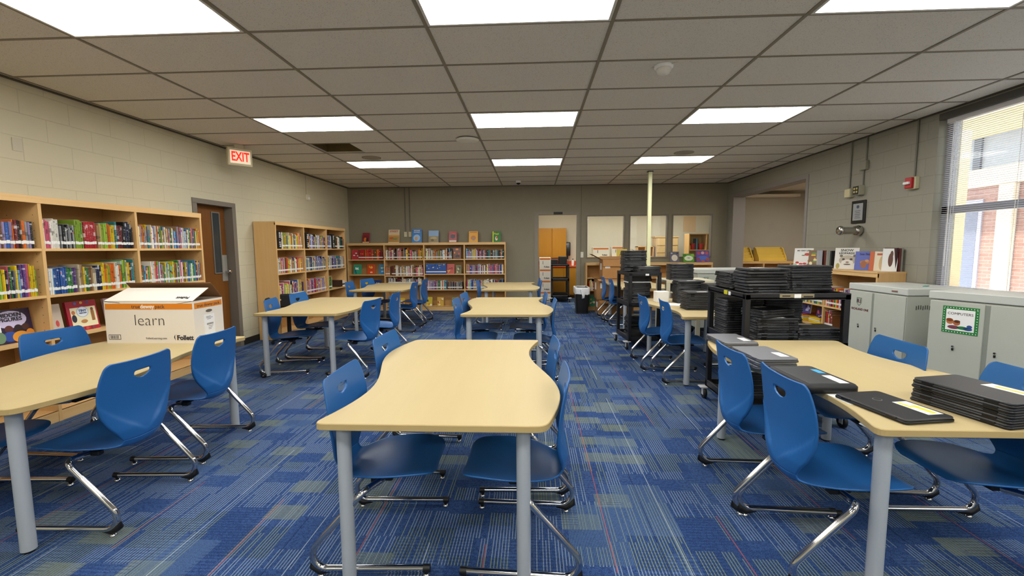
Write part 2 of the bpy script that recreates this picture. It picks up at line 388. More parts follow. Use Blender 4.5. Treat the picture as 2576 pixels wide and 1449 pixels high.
DB = M('1c1b1a', .6)
struct(MB().box(XL, XL+.008, YF, DY0-.07, 0, .1, DB).box(XL, XL+.008, DY1+.07, YB, 0, .1, DB), 'baseboard_left')
struct(MB().box(XL, BD0-.1, YB-.008, YB, 0, .1, DB).box(BD1+.05, XR, YB-.008, YB, 0, .1, DB), 'baseboard_back')
struct(MB().box(XR-.008, XR, YF, 7.39, 0, .1, DB), 'baseboard_right')
# alcove behind the opening
ALC = M('b4b0a4', .75, noise=.04, scale=5)
struct(MB().box(XR+.25, 6.6, 10.75, 10.9, 0, 3.2, ALC), 'wall_4'); struct(MB().box(6.6, 6.7, 7.2, 10.9, 0, 3.2, M('dcc29a', .8)), 'wall_7'); struct(MB().box(XR+.25, 6.7, 7.1, 7.2, 0, 3.2, M('dcc29a', .8)), 'wall_8')
struct(MB().box(XR+.25, 6.7, 7.2, 10.8, 2.74, 2.8, CEIL), 'ceiling_2')
# rooms beyond the back wall
OFW = M('dfd8c4', .75, noise=.03, scale=4)
struct(MB().box(.05, 6.2, 13.1, 13.25, 0, 3, OFW), 'wall_5'); struct(MB().box(-.5, .05, YB+.14, 13.2, 0, 3, OFW), 'wall_9'); struct(MB().box(5.25, 5.4, 10.9, 13.1, 0, 3, OFW), 'wall_10'); struct(MB().box(4.75, 4.83, YB+.14, 10.75, 0, 3, ALC), 'wall_11')
struct(MB().box(1.38, 1.46, 11.6, 13.1, 0, 3, OFW), 'wall_6')
struct(MB().box(-.5, 6.2, YB+.14, 13.25, 2.6, 2.66, CEIL), 'ceiling_3')

# ceiling light panels
def ceiling_light(cx, cy, z, w, d, label, grp, mat=None):
    t = thing('ceiling_light', label, 'ceiling light', (cx, cy, z), 0, grp)
    f = MB(); e = .018
    for a in ((-w/2, w/2, -d/2, -d/2+e), (-w/2, w/2, d/2-e, d/2), (-w/2, -w/2+e, -d/2+e, d/2-e), (w/2-e, w/2, -d/2+e, d/2-e)): f.box(*a, -.009, .0, M('d8d4c8', .5))
    f.build('frame', t); MB().box(-w/2+e, w/2-e, -d/2+e, d/2-e, -.007, -.002, mat or LIGHT).build('diffuser', t)
rowname = {0: 'front row of ceiling lights', 1: 'middle row of ceiling lights', 2: 'back row of ceiling lights', -1: 'row above the camera', -2: 'row behind the camera'}
for r in (0, 1, 2, -1, -2):
    for i, side in ((0, 'left'), (2, 'centre'), (4, 'right')):
        ceiling_light(GX0+1.2192*(i+.5), GY0+.6096*(-.5+4*r), ZC, 1.19, .585, 'glowing white rectangular ceiling panel, %s one of the %s' % (side, rowname[r]), 'ceiling light panels')
for i, (x, y) in enumerate(((1.9, 11.6), (3.8, 11.6), (.75, 11.3))):
    ceiling_light(x, y, 2.6, 1.19, .585, 'glowing ceiling panel in the room behind the back wall, %s' % ('left of the three windows', 'right of the three windows', 'above the orange cabinets')[i], 'lights behind the back wall', LIGHT2)
ceiling_light(5.8, 8.3, 2.74, 1.19, .585, 'glowing ceiling panel in the alcove beyond the side opening', 'alcove lights', LIGHT2)

def place(name, label, cat, loc, rz=0, group=None): return thing(name, label, cat, loc, rz, group)
# smoke detector, speakers, access point, camera, exit sign
t = place('smoke_detector', 'white round smoke detector hanging below a ceiling tile', 'smoke detector', (1.07, 3.72, ZC))
MB().lathe([(.075, 0), (.075, -.015), (.06, -.02)], WHITE, 24).build('base', t); MB().lathe([(.055, -.02), (.058, -.035), (.045, -.06), (.02, -.068)], M('dcd9cf', .5), 24).build('sensor_head', t)
m = MB(); m.tube([(-.09, .02, -.006), (.09, -.08, -.006)], .004, M('d4d0c4', .6), 6); m.build('bracket', t)
for x, y, lb in ((-2.577, 7.0, 'round flush ceiling speaker left of the room, beside the missing tile'), (2.36, 7.02, 'round flush ceiling speaker on the right, above the white pole')):
    t = place('ceiling_speaker', lb, 'speaker', (x, y, ZC), 0, 'ceiling speakers'); MB().lathe([(.15, 0), (.15, -.006), (.13, -.008)], M('9c9482', .7), 28).build('grille', t)
t = place('access_point', 'white disc access point hung under the ceiling grid at centre', 'access point', (-.86, 5.9, ZC-.012))
MB().lathe([(.02, .0), (.15, -.004), (.155, -.014), (.12, -.03), (.03, -.036)], M('d8d5c8', .5), 28).build('housing', t); MB().box(-.1, .1, .07, .09, .0, .01, BLACKP).build('bracket', t)
t = place('security_camera', 'small white dome camera with black lens near the back wall', 'security camera', (-.30, 9.6, ZC-.002))
MB().lathe([(.055, 0), (.055, -.03), (.045, -.045)], WHITE, 20).build('housing', t); MB().lathe([(.043, -.043), (.038, -.068), (.015, -.082)], BLACKP, 20).build('dome', t)
t = place('exit_sign', 'lit red EXIT sign hanging from the ceiling above the brown door', 'exit sign', (-4.08, 6.0, 2.62), .88)
MB().cbox(-.15, .15, -.035, .035, 0, .235, M('d8cfae', .5), .004).build('housing', t); MB().cbox(-.06, .06, -.02, .02, .235, .295, M('c9c2a8', .5), .004).build('bracket', t)
MB().box(-.125, .125, -.037, -.035, .03, .205, M('f4e3c4', .5, emit=.5)).build('face_panel', t)
text('EXIT', .175, M('ff1408', .5, emit=1.5), t, (0, -.038, .116), (1, 0, 0), (0, 0, 1), xs=.62, bold=.004)
# wall odds and ends
t = place('wall_sensor', 'small white sensor box high on the left wall near the corner', 'sensor', (XL, 8.44, 2.42)); MB().cbox(0, .035, -.05, .05, 0, .11, M('d8d2be', .5), .004).build('housing', t); MB().box(.035, .04, -.03, .03, .02, .055, WHITE).build('display', t)
MB().tube([(XL+.006, 8.40, 2.53), (XL+.006, 8.40, ZC)], .005, M('b9b19c', .6), 6).build('conduit', label='thin painted conduit above the sensor on the left wall', cat='conduit')
MB().cbox(XL, XL+.006, 3.575, 3.65, 2.31, 2.42, M('c3bca8', .6), .002).build('wall_plate', label='blank cream cover plate high on the left wall above the bookcase', cat='wall plate')
for x, lb in ((-3.03, 'left'), (-2.92, 'right')):
    MB().tube([(x, YB-.015, 1.86), (x, YB-.015, ZC)], .012, M('6a6459', .6), 8).build('conduit', label='taupe conduit on the back wall, %s one of the pair' % lb, cat='conduit', group='back wall conduits')
    MB().cbox(x-.035, x+.035, YB-.035, YB, 1.74, 1.86, M('c9c3a6', .5), .003).build('outlet_box', label='cream outlet box on the back wall, %s one of the pair' % lb, cat='outlet', group='back wall outlet boxes')
o = MB().cbox(1.14, 1.205, YB-.012, YB, 1.22, 1.355, M('dcd8cc', .5), .003).build('light_switch', label='white light switch plate between the doorway and the windows', cat='light switch'); MB().box(1.165, 1.18, YB-.018, YB-.012, 1.27, 1.31, WHITE).build('toggle', o)
o = MB().box(.5, .71, YB-.03, YB-.015, 2.235, 2.29, BLACKP).build('door_sign', label='small black sign above the doorway in the back wall', cat='sign')
m = MB().box(0, .25, -.004, .0, 0, .004, WHITE)
t = place('utility_pole', 'slim cream utility pole from the ceiling behind the laptop carts', 'pole', (2.27, 8.62, 0)); MB().cbox(-.035, .035, -.035, .035, 0, ZC, M('dcdcae', .5), .006).build('pole', t); MB().box(-.05, .05, -.05, .05, ZC-.02, ZC-.006, BLACKP).build('ceiling_plate', t); MB().box(-.042, .042, -.042, -.036, .1, .6, M('c9c6a4', .5)).build('cover', t)
t = place('fire_alarm_pull', 'red fire alarm pull box on a cream mount beside the window', 'fire alarm', (XR, 5.40, 2.12)); MB().cbox(-.05, 0, -.06, .06, -.01, .13, M('cfc8a6', .5), .004).build('back_box', t); MB().cbox(-.085, -.05, -.045, .045, 0, .125, M('b01018', .35), .005).build('alarm_body', t); MB().cbox(-.115, -.085, -.035, .035, .045, .075, WHITE, .004).build('pull_handle', t)
def wbox(y, z, h, dd, col, name, lb, face=None):
    t = place(name, lb, 'wall box', (XR, y, z)); MB().cbox(-dd, 0, -.055, .055, 0, h, col, .004).build('housing', t)
    if face: MB().box(-dd-.004, -dd, -.05, .05, .008, h-.008, face).build('face_plate', t)
    return t
wbox(6.42, 2.13, .12, .06, M('b9b498', .55), 'junction_box', 'cream junction box on the right wall above the plaque', M('cfc39a', .5))
t = wbox(6.23, 2.14, .13, .08, M('a5a28e', .55), 'gauge_box', 'black faced gauge box with yellow dials on the right wall', M('221f16', .5))
m = MB()
for yy in (-.022, .022):
    for zz in (.045, .088): m.lathe([(.014, 0), (.014, .004)], M('c9b868', .5), 12, Matrix.Translation((-.083, yy, zz)) @ Matrix.Rotation(-PI/2, 4, 'Y'))
m.build('dials', t)
wbox(6.18, 2.47, .12, .05, M('8b8877', .55), 'junction_box', 'grey painted junction box below the ceiling on the right wall')
for y, z0, lb in ((6.45, 2.25, 'above the cream junction box'), (6.17, 2.59, 'above the grey painted junction box'), (6.20, 2.26, 'between the two boxes over the plaque'), (5.40, 2.25, 'above the red fire alarm')):
    MB().tube([(XR-.012, y, z0), (XR-.012, y, ZC if z0 != 2.26 else 2.47)], .009, M('77756a', .6), 8).build('conduit', label='grey painted conduit on the right wall %s' % lb, cat='conduit', group='right wall conduits')
t = place('plaque', 'black framed award plaque on the right wall above the chrome fitting', 'plaque', (XR, 6.25, 1.76)); MB().cbox(-.02, 0, -.125, .125, 0, .31, M('0e0d0c', .35), .004).build('frame', t); MB().box(-.023, -.02, -.09, .09, .04, .27, M('a9adb0', .4, .5)).build('certificate', t)
MB().lathe([(.022, 0), (.022, .003)], M('3a4660', .5), 12, Matrix.Translation((-.023, 0, .225)) @ Matrix.Rotation(-PI/2, 4, 'Y')).build('crest', t)
m = MB()
for k in range(5): m.box(-.0245, -.023, -.05+.01*(k % 2), .05-.01*(k % 2), .07+.024*k, .077+.024*k, M('5c6066', .6))
m.build('engraved_lines', t)
t = place('wall_fitting', 'short chrome wall fitting with bulbous end under the plaque', 'fitting', (XR, 6.2, 1.66)); Xr = Matrix.Rotation(-PI/2, 4, 'Y')
MB().lathe([(.03, 0), (.065, .01), (.07, .04), (.06, .085), (.04, .1)], STEEL, 24, Xr).build('wall_collar', t); MB().lathe([(.049, .09), (.049, .26)], STEEL, 20, Xr).build('barrel', t); MB().lathe([(.046, .245), (.060, .255), (.064, .275), (.054, .295), (.02, .30)], STEEL, 24, Xr).build('end_cap', t)

# ------------------------------------------------------------------ window, blind and what is outside
AL = M('8f9298', .4, .3); f = MB()
for a in ((WY1-.06, WY1, WWZ0+.05, WWZ1-.06), (WY0, WY0+.06, WWZ0+.05, WWZ1-.06), (WY0, WY1, WWZ1-.06, WWZ1), (WY0, WY1, WWZ0, WWZ0+.05), (WY0, WY1, 1.80, 1.88), (3.62, 3.70, WWZ0, WWZ1)): f.box(XR+.10, XR+.16, a[0], a[1], a[2], a[3], AL)
wo = struct(f, 'window_1')
MB().box(XR+.128, XR+.132, WY0+.06, WY1-.06, WWZ0+.05, WWZ1-.06, GLASS).build('glass', wo)
f = MB()
for a in ((-1.6, -1.54, WWZ0, WWZ1), (1.64, 1.7, WWZ0, WWZ1), (-1.6, 1.7, WWZ1-.06, WWZ1), (-1.6, 1.7, WWZ0, WWZ0+.05), (-1.6, 1.7, 1.80, 1.88)): f.box(XR+.10, XR+.16, a[0], a[1], a[2], a[3], AL)
w5 = struct(f, 'window_5'); MB().box(XR+.128, XR+.132, -1.54, 1.64, WWZ0+.05, WWZ1-.06, GLASS).build('glass', w5)  # unseen window, added to let more daylight into the room
MB().box(XR-.03, XR+.12, WY0, WY1, WWZ0-.03, WWZ0, M('c9c5b8', .5)).build('window_sill', wo)
MB().box(XR-.005, XR+.06, WY0, WY1, WWZ1-.04, WWZ1+.03, M('4c4a44', .5)).build('head_trim', wo)
t = place('venetian_blind', 'white venetian blind with fine slats hanging in the right window', 'blind', (XR+.055, WY1-.05, WWZ1-.04))
SL = M('e9e6ea', .5); m = MB(); L = WY1-WY0-.12
nsl = int((WWZ1-.05-WWZ0-.04)/.0212)
for k in range(nsl):
    z = -.055-.0212*k; X = Matrix.Translation((0, -L/2, z)) @ Matrix.Rotation(math.radians(2), 4, 'Y')
    m.box(-.012, .012, -L/2, L/2, -.0006, .0006, SL, X)
m.build('slats', t); MB().box(-.016, .016, -L, 0, -.045, 0, M('dcdadc', .5)).build('headrail', t); MB().box(-.012, .012, -L, 0, -.055-.0212*nsl, -.04-.0212*nsl, SL).build('bottom_rail', t)
m = MB()
for y in (-.12, -.75, -1.4, -2.05, -2.6): m.box(-.0135, -.0125, y-.002, y+.002, -.06-.0212*nsl, -.04, WHITE); m.box(.0125, .0135, y-.002, y+.002, -.06-.0212*nsl, -.04, WHITE)
m.build('ladder_cords', t); m = MB(); m.tube([(-.02, -.1, -.03), (-.02, -.1, -1.6)], .004, WHITE, 6); m.build('tilt_wand', t)
GR = M('c4bfb2', .9); struct(MB().box(XR+.3, 26, -8, 7.05, -.32, -.12, GR), 'floor_2')
t = place('brick_building', 'pink brick building with cream columns seen through the window', 'building', (9.2, 0, -.12))
MB().box(0, .3, -8, 12, 0, 2.75, BRICK).build('brick_wall', t); MB().box(-.15, .5, -8, 12, 2.75, 3.1, M('e8dcc4', .8)).build('beam', t)
m = MB().box(0, .05, -8, 12, 3.1, 3.75, M('aab4c4', .3)); m.build('clerestory', t)
m = MB()
for k in range(16): m.box(-.04, 0, -8+1.25*k, -7.85+1.25*k, 3.1, 3.75, M('5d6878', .5))
m.build('mullions', t); MB().box(-1.6, .5, -8, 12, 3.75, 3.95, M('e2cf9c', .8)).build('roof_overhang', t)
for y in (8.74, 5.2, 2.0): MB().cbox(-.12, -.02, y, y+.28, 0, 2.75, M('f2dfc4', .8), .01).build('column', t)
for y in (9.38, 6.3): 
    f2 = MB().box(-.03, 0, y, y+.5, .2, 2.5, M('a9a8b8', .5)).build('window_frame', t); MB().box(-.035, -.03, y+.08, y+.42, .3, 2.4, M('7a7f92', .2)).build('pane', f2)

# ------------------------------------------------------------------ chair
def catmull(P, n):
    out = []
    for i in range(len(P)-1):
        p0 = P[max(i-1, 0)]; p1 = P[i]; p2 = P[i+1]; p3 = P[min(i+2, len(P)-1)]
        for k in range(n):
            t = k/n
            out.append(tuple(.5*((2*b)+(-a+c)*t+(2*a-5*b+4*c-d)*t*t+(-a+3*b-3*c+d)*t**3) for a, b, c, d in zip(p0, p1, p2, p3)))
    out.append(tuple(P[-1])); return out
# y, z, half width, edge lift
PROF = [(.262, .412, .118, .004), (.250, .424, .168, .006), (.215, .430, .200, .010), (.14, .424, .218, .018), (.05, .412, .223, .026), (-.04, .402, .212, .030),
        (-.11, .391, .178, .030), (-.160, .386, .142, .028), (-.196, .398, .124, .026), (-.216, .435, .126, .024), (-.215, .485, .154, .026), (-.204, .545, .192, .028), (-.198, .61, .220, .028),
        (-.203, .69, .233, .026), (-.212, .765, .229, .024), (-.222, .825, .216, .021), (-.227, .852, .205, .018), (-.231, .865, .182, .016)]
def shell_rows():
    rows = catmull(PROF, 8); nu = 29; th = .0075; top = []; bot = []
    for i, (y, z, hw, c) in enumerate(rows):
        a = rows[max(i-1, 0)]; b = rows[min(i+1, len(rows)-1)]; d = Vector((0, b[0]-a[0], b[1]-a[1])).normalized()
        # normal towards the sitter
        n = Vector((0, d.z, -d.y)); 
        rt = []; rb = []
        for k in range(nu):
            u = math.sin(PI/2*(-1+2*k/(nu-1))*.98)/math.sin(PI/2*.98); u = .6*u+.4*(-1+2*k/(nu-1)); p = Vector((hw*u, y, z))+n*(c*abs(u)**2.4); q = min(1, max(0, (.468+.20*abs(u)**1.7-z)/.016)) if i > 72 else 0; e_ = min(1, max(0, (z-.437)/.07)); q = q*q*(3-2*q)*e_*e_*(3-2*e_); fl = .0095*q*(1-.35*abs(u)**4)
            rt.append(p); rb.append(p-n*(th+fl))
        top.append(rt); bot.append(rb)
    return top, bot
def shell_part(a, b, name, parent, cap0, cap1):
    top, bot = shell_rows(); top = top[a:b+1]; bot = bot[a:b+1]; nr = len(top); nu = len(top[0])
    m = MB(); vs = [p for r in top for p in r]+[p for r in bot for p in r]; N = nr*nu; fs = []
    for i in range(nr-1):
        for k in range(nu-1):
            q = (i*nu+k, i*nu+k+1, (i+1)*nu+k+1, (i+1)*nu+k); fs.append(q); fs.append(tuple(N+j for j in reversed(q)))
        fs.append((i*nu, (i+1)*nu, N+(i+1)*nu, N+i*nu)); fs.append((i*nu+nu-1, N+i*nu+nu-1, N+(i+1)*nu+nu-1, (i+1)*nu+nu-1))
    for k in range(nu-1):
        if cap0: fs.append((k, N+k, N+k+1, k+1))
        if cap1: j = (nr-1)*nu; fs.append((j+k, j+k+1, N+j+k+1, N+j+k))
    m.add(vs, fs, BLUE, True); return m
def boolean_hole(me_obj, cutter):
    md = me_obj.modifiers.new('hole', 'BOOLEAN'); md.object = cutter; md.operation = 'DIFFERENCE'; md.solver = 'EXACT'
    dg = bpy.context.evaluated_depsgraph_get(); nm = bpy.data.meshes.new_from_object(me_obj.evaluated_get(dg)); me_obj.modifiers.clear()
    old = me_obj.data; me_obj.data = nm; nm.materials.clear(); nm.materials.append(BLUE); bpy.data.meshes.remove(old)
    bpy.data.objects.remove(cutter)
def make_chair():
    t = thing('classroom_chair', '', 'chair')
    SPLIT = 9*8
    shell_part(0, SPLIT, 'seat', t, True, True).build('seat', t)
    bk = shell_part(SPLIT, 17*8, 'backrest', t, True, True).build('backrest', t)
    # D-shaped hand hole: flat upper edge, rounded lower edge
    hole = []; hw, up, dn = .053, .012, .032
    for k in range(13):
        a = PI+PI*k/12; hole.append((hw*math.cos(a), .786+dn*math.sin(a)))
    hole += [(hw*.96, .786+up*.7), (hw*.8, .786+up), (-hw*.8, .786+up), (-hw*.96, .786+up*.7)]
    n = len(hole); c = MB(); vs = [(x, -.4, z) for x, z in hole]+[(x, -.1, z) for x, z in hole]
    c.add(vs, [tuple(range(n)), tuple(range(2*n-1, n-1, -1))]+[(i, i+n, (i+1) % n+n, (i+1) % n) for i in range(n)], BLUE)
    co = c.build('cutter'); boolean_hole(bk, co)
    for s in (-1, 1):
        pts = fillet([(s*.05, .03, .364), (s*.12, .0, .366), (s*.274, -.03, .398), (s*.268, -.345, .036), (s*.264, .245, .036)], [.04, .05, .065], 8)
        m = MB(); m.tube(pts, .0152, CHROME, 12); m.build('sled_leg', t)
        for y, ln in ((.235, 1), (-.235, 0)):
            b = MB()
            if ln: b.tube([(s*.264, y-.012, .036), (s*.264, y+.018, .036)], .0165, BLACKP, 12); b.tube([(s*.264, y, .035), (s*.264, y, .012)], [.013, .010], BLACKP, 10)
            else: b.tube([(s*.264, y+.055, .028), (s*.264, y+.0, .026), (s*.264, y-.034, .050), (s*.264, y-.036, .075)], [.010, .02, .019, .008], BLACKP, 10); b.tube([(s*.264, y, .03), (s*.264, y, .012)], [.014, .010], BLACKP, 10)
            go = b.build('glide_boot', t); MB().lathe([(.009, .012), (.017, .005), (.017, .0)], CHROME, 14, Matrix.Translation((s*.264, y, 0))).build('glide', go)
    m = MB(); m.cbox(-.11, .11, -.02, .05, .352, .378, BLACKP, .006); m.cbox(-.02, .02, -.12, .12, .362, .378, BLACKP, .004); m.cbox(-.12, -.085, -.05, .01, .350, .378, BLACKP, .004); m.cbox(.085, .12, -.05, .01, .350, .378, BLACKP, .004)
    m.build('seat_bracket', t); return t
CH = make_chair(); chair_used = [False]
def chair(x, y, face, label, group=None):
    rz = {'R': -PI/2, 'L': PI/2}[face[0]]+math.radians(float(face[1:] or 0))
    if not chair_used[0]:
        chair_used[0] = True; o = CH; o.location = (x, y, 0); o.rotation_euler = (0, 0, rz); o['label'] = label
    else: o = dup(CH, (x, y, 0), rz, label)
    o['group'] = 'blue classroom chairs'
    return o

# ------------------------------------------------------------------ wave table
def make_table():
    t = thing('wave_table', '', 'table'); Wd, L, A, r = .96, 1.64, .075, .05
    n = 26; left = []; right = []
    for k in range(n+1):
        v = k/n; off = A*math.sin(2*PI*v); right.append((Wd/2+off*1.05, -L/2+L*v)); left.append((-Wd/2+off*1.05, -L/2+L*v))
    def rc(c, a, b):                       # rounded corner from a via c to b
        c, a, b = Vector(c), Vector(a), Vector(b); p = c+(a-c).normalized()*r; q = c+(b-c).normalized()*r
        return [tuple(p*(1-s)**2+c*2*s*(1-s)+q*s*s) for s in [i/5 for i in range(6)]]
    pts = rc(right[0], left[0], right[1])+right[2:-2]+rc(right[-1], right[-2], left[-1])+rc(left[-1], right[-1], left[-2])+left[-3:1:-1]+rc(left[0], left[1], right[0])
    m = MB(); m.prism(pts, .712, .742, TOPW, None, .003, TOPE); m.build('tabletop', t)
    for sx in (-1, 1):
        for sy in (-1, 1):
            x = sx*(Wd/2-.095); y = sy*(L/2-.085)
            l = MB().lathe([(.030, .012), (.030, .712)], GREYM, 24, Matrix.Translation((x, y, 0))).build('leg', t)
            MB().cbox(x-.06, x+.06, y-.06, y+.06, .704, .712, GREYM, .004).build('mounting_plate', l)
            MB().lathe([(.022, .0), (.024, .006), (.022, .013)], BLACKP, 18, Matrix.Translation((x, y, 0))).build('foot', l)
    return t
TBL = make_table(); tbl_used = [False]
def table(cx, cy, label, rz=0):
    if not tbl_used[0]:
        tbl_used[0] = True; o = TBL; KIDS.pop(o.name, None)
        KIDS[o.name] = [(c, [g for g in bpy.data.objects if g.parent == c]) for c in bpy.data.objects if c.parent == o]
        o.location = (cx, cy, 0); o['label'] = label; o.rotation_euler = (0, 0, rz)
    else: o = dup(TBL, (cx, cy, 0), rz, label)
    o['group'] = 'maple wave tables'; return o
table(-.425, 2.49, 'empty maple wave table at the front centre of the room')
table(-.315, 5.42, 'empty maple wave table second in the centre column')
table(-.42, 8.22, 'empty maple wave table farthest back in the centre column')
table(-2.83, 2.60, 'maple wave table at the left carrying the white learn box')
table(-2.665, 5.47, 'empty maple wave table in front of the brown door, left column', .01)
table(-2.72, 8.15, 'empty maple wave table nearest the low bookcase, left column')
table(1.81, 2.50, 'maple wave table at the front right with laptops on it')
table(2.0, 5.26, 'maple wave table between the two black carts, laptops on it')
table(2.02, 8.42, 'maple wave table farthest right, mostly hidden behind the tall black cart')

for o in [q for q in COL.objects if q.get('label', '').startswith(('empty maple wave table in front of the brown', 'empty maple wave table nearest the low'))]:
    px = -.385 if 'brown' in o['label'] else .385
    w = MB().lathe([(.02, -.022), (.026, -.018), (.026, .018), (.02, .022)], BLACKP, 18, Matrix.Translation((px-.02, -.775, .026)) @ Matrix.Rotation(PI/2, 4, 'X')).build('caster', o)
    MB().lathe([(.011, 0), (.009, .003)], STEEL, 12, Matrix.Translation((px-.02, -.797, .026)) @ Matrix.Rotation(PI/2, 4, 'X')).build('hub', w)
CHAIRS = [
 (-2.39, 2.25, 'L2', 'blue chair at the near right side of the table with the learn box'),
 (-2.50, 2.99, 'L3', 'blue chair beside the learn box on the aisle side of its table'),
 (-3.37, 3.02, 'R-2', 'blue chair between the near left bookcase and the learn box table'),
 (-3.10, 2.17, 'R3', 'blue chair cut off at the left picture edge, only its seat showing'),
 (-2.93, 5.06, 'R13', 'blue chair near left of the table in front of the brown door'),
 (-2.98, 5.72, 'R0', 'blue chair far left of the table in front of the brown door'),
 (-2.08, 4.98, 'L-8', 'blue chair near right of the left column middle table'),
 (-2.06, 5.76, 'L2', 'blue chair far right of the left column middle table'),
 (-3.12, 7.72, 'R4', 'blue chair near left of the table closest to the low bookcase'),
 (-3.08, 8.38, 'R-14', 'blue chair far left of the table closest to the low bookcase'),
 (-2.30, 7.60, 'L0', 'blue chair near right of the table closest to the low bookcase'),
 (-2.30, 8.36, 'L0', 'blue chair far right of the table closest to the low bookcase'),
 (-.72, 2.04, 'R2', 'blue chair near left of the front centre table'),
 (-.80, 2.88, 'R-2', 'blue chair far left of the front centre table'),
 (-.06, 2.03, 'L-2', 'blue chair near right of the front centre table'),
 (-.07, 2.69, 'L2', 'blue chair far right of the front centre table'),
 (-.68, 4.98, 'R0', 'blue chair near left of the second centre table'),
 (-.69, 5.62, 'R-3', 'blue chair far left of the second centre table'),
 (.04, 4.92, 'L0', 'blue chair near right of the second centre table'),
 (-.04, 5.62, 'L2', 'blue chair far right of the second centre table'),
 (-.80, 7.92, 'R0', 'blue chair at the left of the farthest centre table'),
 (-.06, 7.75, 'L0', 'blue chair near right of the farthest centre table'),
 (-.08, 8.36, 'L0', 'blue chair far right of the farthest centre table'),
 (1.37, 2.01, 'R-3', 'blue chair nearest the camera at the front right table, back to the aisle'),
 (1.37, 2.55, 'R-2', 'blue chair at the front right table beside the silver laptops'),
 (2.05, 2.75, 'L-4', 'blue chair at the front right table facing the grey RICHLAND ONE cabinet'),
 (2.10, 2.05, 'L0', 'blue chair at the right picture edge behind the black laptop pile'),
 (1.66, 4.81, 'R-2', 'blue chair nearest at the table between the black carts'),
 (1.55, 5.33, 'R0', 'blue chair farther at the table between the black carts'),
 (2.33, 4.98, 'L0', 'blue chair mostly hidden at the far side of the table between the carts'),
 (1.68, 8.22, 'R0', 'blue chair near cardboard boxes, the closer of two behind the tall cart'),
 (1.64, 8.86, 'R0', 'blue chair farthest right, against the stacked cardboard boxes'),
]
for c in CHAIRS: chair(*c)

# ------------------------------------------------------------------ laptops
def make_laptop(c_lid, c_base, c_edge, thick=.0195, name='laptop', rubber=False):
    t = thing(name, '', 'laptop'); w, d = .335, .232
    b = MB(); b.prism(rrect(w, d, .018), 0, thick*.52, c_base, None, .0022, c_base, True); b.build('base', t)
    l = MB(); l.prism(rrect(w-.006, d-.005, .018), thick*.56, thick, c_lid, None, .002, c_edge if not rubber else c_lid, True); l.build('lid', t)
    h = MB()
    for s in (-1, 1): h.cbox(s*.105-.022, s*.105+.022, d/2-.012, d/2+.001, thick*.2, thick*.9, c_base, .002)
    h.box(-w/2+.02, w/2-.02, -d/2+.004, d/2-.006, thick*.5, thick*.58, BLACKP); h.build('hinge', t)
    return t
LB = make_laptop(LAPB2, LAPB, LAPE); LS = make_laptop(LAPG, LAPGD, LAPG, .022)
lap_used = {}
def laptop(proto, x, y, z, rz, label, group=None, sticker=None, key='b', tilt=0):
    if key not in lap_used:
        lap_used[key] = 1; o = proto; KIDS[o.name] = [(c, []) for c in bpy.data.objects if c.parent == o]; o['label'] = label
        o.location = (x, y, z); o.rotation_euler = (0, 0, rz)
    else: o = dup(proto, (x, y, z), rz, label)
    if tilt: o.rotation_euler = (0, tilt, rz)
    if group: o['group'] = group
    if sticker:
        th = .0195 if key == 'b' else .022
        s = MB()
        for e, (a, b_, c, d_, col) in enumerate(sticker): s.box(a, b_, c, d_, th, th+.0006+.0004*e, M(col, .5))
        s.build('asset_label', o)
    return o
ST1 = ((-.05, .06, -.10, -.055, 'e4e2da'),); ST2 = ((-.02, .14, -.10, -.04, 'e9e8e0'), (.03, .09, -.09, -.06, 'd8cf3a'), (.05, .13, -.062, -.052, 'd8cf3a'))
def stack(where, x, y, z, n, rz=0, pitch=.0205, jit=.006, rj=.03, key='b', proto=None, sticker=ST1, colour='black'):
    rr = random.Random(int(x*1000+y*77+n)); grp = 'laptops in the %s' % where
    for k in range(n):
        fromtop = n-k
        pos = 'topmost' if fromtop == 1 else ('bottom' if k == 0 else '%s from top' % ordinal(fromtop))
        laptop(proto or LB, x+rr.uniform(-jit, jit), y+rr.uniform(-jit, jit), z+pitch*k, rz+rr.uniform(-rj, rj)+(PI if rr.random() < .4 else 0),
               '%s laptop, %s, %s' % (colour, pos, where), grp, sticker if fromtop == 1 else None, key)

# black utility carts
def cart(name, label, x0, x1, y0, y1, zt, zm, rz=0, pw=.045):
    cx, cy = (x0+x1)/2, (y0+y1)/2; t = thing(name, label, 'cart', (cx, cy, 0), rz); w, d = (x1-x0)/2, (y1-y0)/2
    for z in (zt, zm, .17):
        s = MB(); s.cbox(-w, w, -d, d, z-.045, z-.028, BLACKM, .004)
        for a in ((-w, w, -d, -d+.022), (-w, w, d-.022, d), (-w, -w+.022, -d+.0225, d-.0225), (w-.022, w, -d+.0225, d-.0225)): s.cbox(*a, z-.05, z+(.0 if z == zt else .018), BLACKM, .003)
        s.build('shelf', t)
    for sx in (-1, 1):
        for sy in (-1, 1):
            X, Y = sx*(w-pw/2), sy*(d-pw/2)
            MB().cbox(X-pw/2, X+pw/2, Y-pw/2, Y+pw/2, .12, zt-.006, BLACKM, .005).build('post', t)
            X += sx*.035; c = MB(); FK = M('d4d4d4', .3, .3); c.cbox(X-.05, X+.05, Y-.04, Y+.04, .112, .122, FK, .003); c.cbox(X-.022, X+.022, Y-.03, Y+.03, .10, .12, FK, .003); c.box(X-.02, X-.016, Y-.02, Y+.02, .04, .10, FK); c.box(X+.016, X+.02, Y-.02, Y+.02, .04, .10, FK)
            co = c.build('caster', t); MB().lathe([(.05, -.013), (.055, -.008), (.055, .008), (.05, .013)], BLACKP, 24, Matrix.Translation((X, Y+.01, .055)) @ Matrix.Rotation(PI/2, 4, 'Y')).build('wheel', co)
    return t
CB = cart('utility_cart', 'low wide black utility cart loaded with laptops behind the front right table', 1.66, 2.46, 3.44, 4.16, 1.085, .68)
